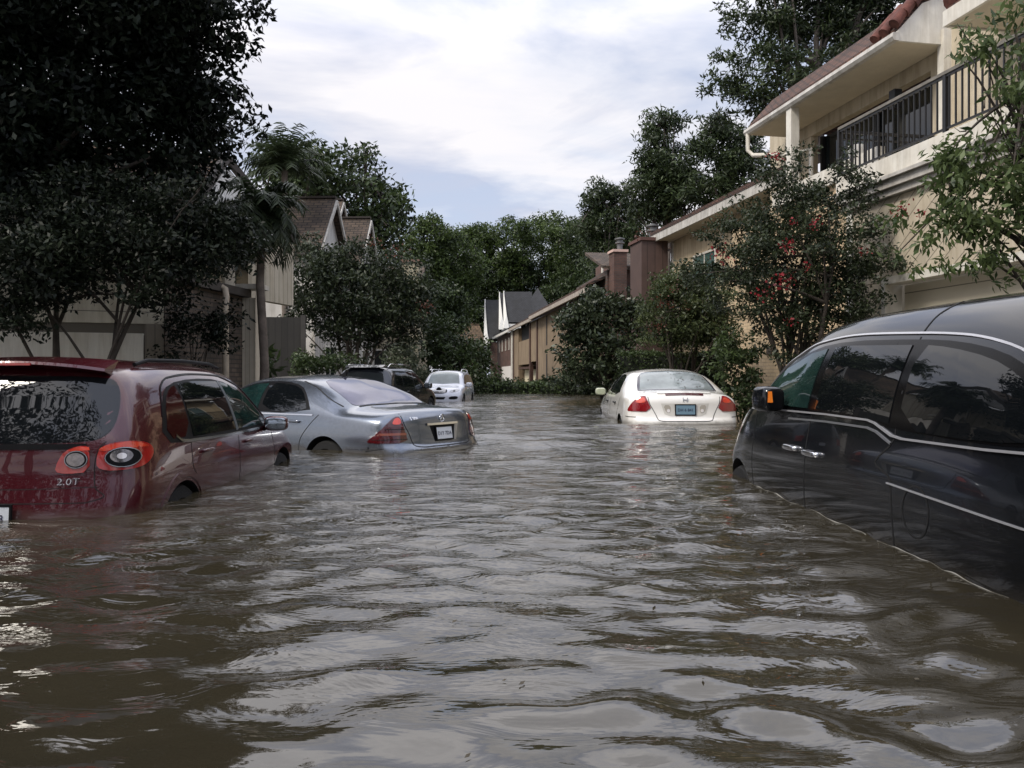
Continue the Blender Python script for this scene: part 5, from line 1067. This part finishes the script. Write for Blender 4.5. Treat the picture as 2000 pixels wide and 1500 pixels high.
def chimney_tower(name, label, px0, px1, ytop, d, m, capm, slope=0, seed=0, dep=1.1, flue=True, rot=10):
    x0, x1 = (px0-1000)/F*d, (px1-1000)/F*d; w_ = x1-x0; zt = H+(HY-ytop)/F*d
    root = empty(name, ((x0+x1)/2, d+dep/2, -.6), R(rot), 1, label, 'chimney'); h = zt+.6
    b = MB(); a = w_/2
    b.slab([(-a, -dep/2, 0), (a, -dep/2, 0), (a, -dep/2, h-slope), (-a, -dep/2, h)], (0, dep, 0)); b.build('stack', m, root)
    c = MB(); c.slab([(-a-.06, -dep/2-.06, h+.002), (a+.06, -dep/2-.06, h-slope+.002), (a+.06, -dep/2-.06, h-slope+.12), (-a-.06, -dep/2-.06, h+.12)], (0, dep+.12, 0)); c.build('coping', capm, root)
    if flue:
        f = MB().lathe([(.13, 0), (.13, .35), (.22, .36), (.22, .42), (.14, .44), (.14, .52), (.24, .54), (.24, .60), (.001, .66)], (a*.3, 0, h-slope/2+.1), (0, 0, 1), 18); f.build('flue_cap', mat('galvanised', (.16, .16, .155), .45, metal=.6), root, 35)
    return root
chimney_tower('chimney', 'rust brown boarded chimney tower with a metal flue cap', 1246, 1300, 470, 29.6, BROWN(), mat('coping_rust', (.10, .05, .04), .8), .0, dep=1.3)
c2 = chimney_tower('chimney', 'narrow brick chimney with pinkish white cap left of the rust brown tower', 1196, 1222, 492, 37.5, BRK(), mat('coping_pink', (.55, .38, .32), .8), dep=.8)
def house_c():
    x0, x1 = (1188-1000)/F*38, (1262-1000)/F*38
    root = empty('house', (x0, 38.4, -.4), R(6), 1, 'brown brick house tucked behind the rust brown chimney tower', 'house', 'houses along the right side'); w_ = x1-x0
    MB().box((0, 0, 0), (w_, 8, 6.3)).build('wall', BRK(), root)
    MB().slab([(-.3, -.35, 6.3), (w_+.3, -.35, 6.3), (w_+.3, 4, 7.6), (-.3, 4, 7.6)], (0, 0, .14)).build('roof', SHING(), root)
    window(root, .55, 1.2, 0, 4.2, 5.5, mat('frame_brown', (.05, .035, .03), .6), WGL(), -1, 1)
    MB().box((.2, -.5, 3.55), (1.6, -.01, 3.75)).build('awning', mat('awning_dark', (.02, .02, .024), .7), root)
    MB().tube([(.32, -.07, 0), (.32, -.07, 6.2)], .05, 8).build('downspout', WHITE(), root, 50)
house_c()
# ---- D: far row with garages (local x runs away along the street)
def house_d():
    root = empty('house', (3.63, 44.3, -.1), R(96.9), 1, 'long tan stucco house with brown posts and a pale garage door', 'house', 'far row with garages'); Z = .1
    tan = lambda: mat('stucco_ochre', (.27, .20, .13), .85, var2=(.19, .14, .09), vscale=.5, bump=.2, bscale=30)
    def part(r, name, mb, m, sm=False, parent=None):
        mb.v = [(x, y, z+Z) for x, y, z in mb.v]; return mb.build(name, m, parent or r, sm)
    part(root, 'wall', MB().box((-5, 0, -.1), (14.6, -9, 5.0)), tan()); part(root, 'wall', MB().box((14.61, -.9, -.1), (28.6, -9, 5.0)), tan())
    part(root, 'wall', MB().box((14.65, -.01, 1.9), (18.2, -.89, 4.99)), tan()); part(root, 'wall', MB().box((25.6, .0, -.1), (28.55, -.89, 4.99)), tan()); part(root, 'wall', MB().box((18.3, -.02, 1.75), (25.5, -.88, 3.75)), tan())
    part(root, 'recess', MB().box((18.3, -.3, 3.76), (25.5, -.88, 4.98)), DARKIN())
    brn = mat('post_brown', (.06, .028, .018), .7, var=.4)
    for x in (14.3, 18.0, 28.5): part(root, 'post', MB().box((x, .06, -.1), (x+.55, -.2, 4.96)), brn)
    part(root, 'drain_slot', MB().box((10.2, .03, .6), (10.5, -.05, 2.3)).box((10.2, .03, 2.9), (10.5, -.05, 4.9)), DARKIN())
    gd = part(root, 'garage_door', MB().box((18.7, -.5, .2), (25.2, -.6, 1.35)), boards('garage_pale', (.62, .55, .38), (0, 0, 1), .4, gap=.04)); part(root, 'garage_lintel', MB().box((18.4, .03, 1.36), (25.4, -.6, 1.55)), brn)
    part(root, 'fascia', MB().box((-5.5, .62, 4.92), (14.9, .50, 5.16)).box((14.9, .42, 4.90), (29.4, .30, 5.12)), mat('fascia_pale', (.36, .31, .26), .6, var=.3))
    rust = bricks('shingles_rust', (.11, .062, .045), (.06, .036, .028), (.02, .014, .012), 'x', .4, .16, .02, .9, .6, 1.8)
    rf = part(root, 'roof', MB().slab([(-5.6, .6, 5.17), (14.95, .6, 5.17), (14.95, -4, 7.2), (-5.6, -4, 7.2)], (0, 0, .12)).slab([(14.96, .4, 5.13), (29.5, .4, 5.13), (29.5, -4.5, 7.0), (14.96, -4.5, 7.0)], (0, 0, .12)), rust)
    part(root, 'roof_step', MB().slab([(6.5, -1.6, 6.0), (6.9, -1.6, 6.0), (6.9, -4.6, 7.6), (6.5, -4.6, 7.6)], (0, 0, .25)), mat('fascia_pale', None), parent=rf)
    ch = part(root, 'chimney', MB().box((5.6, -3.2, 6.0), (9.5, -4.4, 8.1)), BRK(), parent=rf)
    part(root, 'vent_pipe', MB().tube([(5.0, -2.6, 5.9), (5.0, -2.6, 8.2)], .07, 8), WHITE(), 50, parent=rf)
    r2 = empty('house', Vector((3.63, 44.3, -.1))+Vector((-math.sin(R(6.9)), math.cos(R(6.9)), 0))*29.6, R(96.9), 1, 'brick house with white downspout and white garage door beyond the tan one', 'house', 'far row with garages')
    part(r2, 'wall', MB().box((0, 0, -.1), (14, -9, 4.95)), BRK())
    part(r2, 'downspout', MB().box((-.3, .14, -.1), (.35, .02, 5.0)), WHITE())
    part(r2, 'garage_door', MB().box((1.4, .03, .3), (9.2, -.04, 1.75)), mat('garage_white', (.62, .58, .54), .6))
    for x in (2.6, 5.4, 8.6, 11.4): window(r2, x, x+.55, 0, 3.5, 4.5, WHITE(), WGL(), 1, 0)
    part(r2, 'fascia', MB().box((-.4, .5, 4.86), (14.3, .38, 5.08)), mat('fascia_white', (.62, .60, .56), .6))
    part(r2, 'roof', MB().slab([(-.4, .5, 5.09), (14.3, .5, 5.09), (13, -4.5, 7.4), (-.4, -4.5, 7.4)], (0, 0, .12)), SLATE())
house_d()
def house_e():
    root = empty('house', (-1.6, 92, 0), R(0), 1, 'house with steep dark slate roof and white dormers beyond the brick house', 'house', 'far row with garages')
    d = 92; q = lambda px, py, dd=92: P(px, py, dd)-Vector((-1.6, 92, 0)); zl = lambda py: H+(HY-py)/F*d
    MB().box((-.9, 0, 0), (11, 9, zl(668))).build('wall', BRK(), root)
    ap = q(1050, 562, 97); a = q(985, 662, 91.5); b = q(1110, 655, 91.5); c = Vector((b.x, 10, a.z)); e_ = Vector((a.x, 10, a.z))
    rf = MB(); rf.add([a, b, c, e_, ap], [(0, 1, 4), (1, 2, 4), (2, 3, 4), (3, 0, 4), (3, 2, 1, 0)]); ro = rf.build('roof', SLATE(), root)
    def gable(x0, x1, zt, ze, y0, y1, nm):
        # ridge runs to the right (local x); white gable face on the left end
        m_ = MB(); ym = (y0+y1)/2; m_.add([(x0, y0, ze), (x1, y0, ze), (x1, y1, ze), (x0, y1, ze), (x0, ym, zt), (x1, ym, zt)], [(0, 1, 5, 4), (2, 3, 4, 5), (1, 2, 5), (3, 2, 1, 0)]); m_.build('roof', SLATE(), root)
        g = MB(); g.slab([(x0-.02, y0-.1, ze-.6), (x0-.02, y1, ze-.6), (x0-.02, ym, zt+.1)], (-.12, 0, 0)); g.slab([(x0-.14, y0-.12, ze-.7), (x0+.55, y0-.12, ze-.7), (x0+.25, y0+.3, ze+.9), (x0-.1, ym, zt+.15)], (0, -.08, 0)); g.build('gable_board', mat('gable_white', (.66, .65, .62), .6), root)
    gable(-1.5, 3.2, zl(582), zl(662), -.3, 5, 'a'); gable(.25, 3.4, zl(572), zl(634), -2.2, 2.2, 'b')
    MB().box((.45, -2.25, zl(652)), (2.6, -.2, zl(635))).build('dormer_face', mat('gable_white', None), root)
    gable(.75, 3.9, zl(570), zl(632), -2.3, 2.0, 'c')
    for x, h in ((5.9, .8), (6.7, 1.0), (3.2, .7)): MB().tube([(x, -1.2, zl(640)), (x, -1.2, zl(640)+h*1.2)], .09, 8).build('vent_pipe', mat('galvanised', None), root, 50)
house_e()
def house_f():
    d = 104; root = empty('house', P(905, 735, d)-Vector((0, 0, H)), 0, 1, 'small far house with tan hip roof and white gable end, left of the slate roof', 'house')
    zl = lambda py: H+(HY-py)/F*d; u = d/F
    MB().box((-30*u, 0, 0), (38*u, 6, zl(664))).build('wall', mat('wall_far', (.20, .16, .12), .8), root)
    m_ = MB(); m_.add([(-34*u, -.5, zl(664)), (42*u, -.5, zl(664)), (42*u, 6, zl(664)), (-34*u, 6, zl(664)), (-18*u, 3, zl(628)), (28*u, 3, zl(628))], [(0, 1, 5, 4), (1, 2, 5), (2, 3, 4, 5), (3, 0, 4), (3, 2, 1, 0)]); m_.build('roof', bricks('shingles_tan', (.16, .11, .07), (.11, .075, .05), (.04, .03, .02), 'x', .5, .3, .03, .9, .4), root)
    MB().slab([(-36*u, -.9, zl(650)), (-22*u, -.9, zl(650)), (-30*u, -.9, zl(618))], (0, .3, 0)).build('gable_board', mat('gable_white', None), root)
house_f()

# ---- left side: garage house
def house_l1():
    C0 = Vector((-5.67, 13.0)); C1 = Vector((-5.36, 15.9)); root = empty('house', (C0.x, C0.y, -.6), 0, 1, 'pale sided garage house in the shade of the oak on the left', 'house', 'houses along the left side'); Z = .6
    def part(name, mb, m, sm=False, parent=None):
        mb.v = [(x-C0.x, y-C0.y, z+Z) for x, y, z in mb.v]; return mb.build(name, m, parent or root, sm)
    lv = Vector((-.94, -.342)); at = lambda t_: C0+lv*t_
    A = lambda t0, t1, z0, z1, th, off=0: MB().seg(tuple(at(t1)+Vector((-lv.y, lv.x))*-off), tuple(at(t0)+Vector((-lv.y, lv.x))*-off), z0, z1, th)
    sid = lambda: boards('siding_pale', (.70, .66, .54), (0, 0, 1), .3, var=.3, gap=.05)
    part('wall', A(0, 9, 1.62, 3.4, .25), sid()); part('wall', A(0, .28, -.6, 1.615, .25), boards('siding_board', (.34, .30, .24), (1, .3, 0), .14, var=.35))
    part('garage_lintel', A(.28, 6, 1.46, 1.615, .22, .03), mat('lintel_dark', (.16, .145, .12), .8))
    part('garage_door', A(.29, 5.8, -.6, 1.455, .05, -.14), boards('garage_grey', (.72, .69, .60), (0, 0, 1), .52, gap=.03, var=.2))
    # side wall towards the street, stained brick
    part('wall', MB().seg((C0.x+.01, C0.y+.02), (C1.x, C1.y), -.6, 2.34, .22), bricks('brick_stained', (.11, .085, .065), (.07, .055, .045), (.045, .04, .035), 'y', .24, .085))
    part('fascia', MB().seg((C0.x+.08, C0.y-.05), (C1.x+.14, C1.y+.1), 2.345, 2.50, .34), mat('fascia_dark', (.055, .048, .042), .7, var=.4))
    part('corner_pilaster', MB().box((C1.x-.06, C1.y-.02, -.6), (C1.x+.26, C1.y+.25, 2.33)), boards('pilaster_cream', (.56, .50, .39), (1, .0, 0), .09, var=.3)); part('pilaster_cap', MB().box((C1.x-.12, C1.y-.1, 2.505), (C1.x+.42, C1.y+.35, 2.60)), WHITE())
    # upper storey set back
    part('wall', MB().seg((-6.35, 13.9), (-5.85, 16.2), 2.45, 3.92, .2), boards('siding_upper', (.60, .54, .42), (.2, 1, 0), .2, var=.3)); part('wall', MB().seg((-5.85, 16.21), (-5.2, 19), 2.45, 3.9, .2), boards('siding_upper', None)); part('trim_board', MB().seg((-5.80, 16.15), (-5.72, 16.5), 2.45, 3.9, .14), WHITE()); part('window_slot', MB().seg((-5.70, 16.52), (-5.60, 16.95), 2.6, 3.9, .1), WGL())
    part('roof', MB().slab([(-10.5, 12.8, 3.75), (-5.75, 14.6, 3.95), (-6.0, 16.6, 5.25), (-10.7, 15.2, 5.25)], (0, 0, .12)), bricks('shingles_warm', (.17, .105, .065), (.10, .062, .042), (.025, .018, .014), 'x', .3, .13, .025, .9, .7, 1.4))
    part('gable_wall', MB().slab([(-5.74, 14.7, 3.9), (-5.2, 18.6, 3.9), (-5.98, 16.6, 5.2)], (-.15, 0, 0)), boards('siding_white', (.60, .585, .55), (0, 1, .2), .2, var=.25)); part('rake_board', MB().bar((-5.72, 14.5, 3.95), (-5.94, 16.6, 5.32), .12, .18).bar((-5.94, 16.62, 5.32), (-5.15, 18.8, 3.95), .1, .16), mat('rake_dark', (.05, .04, .035), .7))
    p = [P(418, 545, 14.9), P(425, 556, 14.85), P(440, 565, 14.8), P(442, 580, 14.75), P(440, 600, 14.7), P(441, 735, 14.7), P(441, 860, 14.7)]
    part('downspout', MB().tube(p, .06, 10), mat('pipe_beige', (.38, .32, .24), .5, var=.3), 60)
house_l1()
o = empty('wooden_fence', (-6.6, 20.6, -.6), R(3), 1, 'dark board fence in the gap between the left garage house and the gabled row', 'fence')
MB().box((-.9, 0, 0), (1.25, .05, 2.9)).build('board_panel', boards('fence_dark', (.022, .02, .018), (1, 0, 0), .16, var=.5), o)  # board colour darkened to carry the shadow in this gap
for k in range(2): MB().box((-.9+k*2.05, -.08, 0), (-.78+k*2.05, -.005, 2.95)).build('fence_post', mat('fence_grey', (.06, .055, .05), .8, var=.3), o)
# ---- left gabled row: each house front faces the street, ridge across it
def gabled(label, fx, y0, y1, ze, zr, depth, seed, ov=.25):
    root = empty('house', (fx, (y0+y1)/2, -.6), R(-3), 1, label, 'house', 'houses along the left side'); h = (y1-y0)/2; Z = .6
    wm = boards('siding_white', None); MB().box((-depth, -h, 0), (0, h, ze+Z)).build('wall', boards('siding_row', (.56, .53, .48), (0, 1, 0), .3, var=.3), root)
    MB().slab([(.002, -h, ze+Z+.002), (.002, h, ze+Z+.002), (.002, 0, zr+Z-.05)], (-.2, 0, 0)).build('gable_wall', wm, root)
    rs = (zr-ze)/h; e = .35; rf = MB()
    for s_ in (-1, 1):
        rf.slab([(ov, s_*(h+e), ze+Z-rs*e+.02), (-depth, s_*(h+e), ze+Z-rs*e+.02), (-depth, 0, zr+Z+.02), (ov, 0, zr+Z+.02)], (0, 0, .12))
    rf.build('roof', SHING(), root)
    rk = MB()
    for s_ in (-1, 1): rk.bar((ov+.03, s_*(h+e), ze+Z-rs*e-.02), (ov+.03, 0, zr+Z-.02), .06, .13)
    rk.build('rake_board', LGREY(), root)
    MB().box((-depth, -.12, zr+Z+.10), (ov, .12, zr+Z+.17)).build('ridge_cap', mat('ridge_dark', (.035, .028, .024), .9), root)
    window(root, -h*.35, h*.35, .003, ze-1.6+Z, ze-.3+Z, WHITE(), WGL(), 1, 1, axis='y'); window(root, -h*.35, h*.35, .003, 1.2, 2.4, WHITE(), WGL(), 1, 1, axis='y')
gabled('gabled house with brown shingle roof right of the palm trunk', -6.55, 26.9, 30.4, 5.15, 7.05, 6, 1)
gabled('gabled house with lower brown roof next to the dark oak', -6.05, 31.2, 34.4, 5.1, 7.15, 6, 2)
gabled('set back house whose brown ridge shows above the gabled row', -8.0, 34.8, 38.6, 6.6, 8.75, 7, 3)
chimney_tower('chimney', 'cream stucco chimney stack at the end of the left row', 785, 817, 512, 36.5, mat('stucco_pale', (.44, .40, .29), .85, var2=(.34, .30, .21), vscale=1.5), mat('coping_brown', (.20, .12, .09), .8), dep=1.0, flue=False, rot=0)
def house_l4():
    root = empty('house', (-5.0, 38.2, -.6), 0, 1, 'shaded cream house behind the rusty crape myrtle, joined to the cream chimney', 'house', 'houses along the left side')
    MB().box((-7, 0, 0), (.2, 7, 5.2)).build('wall', mat('stucco_pale', None), root); MB().slab([(-7.3, -.4, 5.2), (.5, -.4, 5.2), (.5, 3.5, 7.0), (-7.3, 3.5, 7.0)], (0, 0, .12)).build('roof', SHING(), root)
    window(root, -2.2, -1.0, 0, 1.2, 2.6, WHITE(), WGL(), -1, 1)
house_l4()

# leaf litter and twigs drifting on the water
rng = np.random.default_rng(12); mb = MB()
for k in range(90):
    y = rng.uniform(1.4, 12); x = rng.normal(0, .22)*y+.1
    if x > 1.6 and y < 7.2 or x < -1.95 and y < 8.2: continue
    z = float(np.interp(y, WATER[1], WATER[2][:, np.argmin(np.abs(WATER[0]-x))]))+.004; a = rng.random()*6.28; s_ = rng.uniform(.005, .013)
    u = Vector((math.cos(a), math.sin(a), 0)); v = Vector((-u.y, u.x, 0)); p = Vector((x, y, z))
    mb.add([p-u*s_, p+v*s_*.4+Vector((0, 0, .003)), p+u*s_+Vector((0, 0, .004)), p-v*s_*.4], [(0, 1, 2, 3)])
o = mb.build('floating_leaves', mat('litter', (.055, .042, .022), .6, var=.6, vscale=8)); o['kind'] = 'stuff'; tag(o, 'tiny brown leaves drifting on the flood water', 'leaves')

for n_, a_ in (('stucco_cream', .28), ('siding_diagonal', .22), ('trim_white', .22), ('gutter_grey', .3), ('stucco_tan', .3), ('stucco_ochre', .35), ('siding_pale', .25), ('garage_grey', .25), ('siding_row', .3), ('stucco_pale', .35), ('siding_upper', .25)): streaks(MATS[n_], a_)
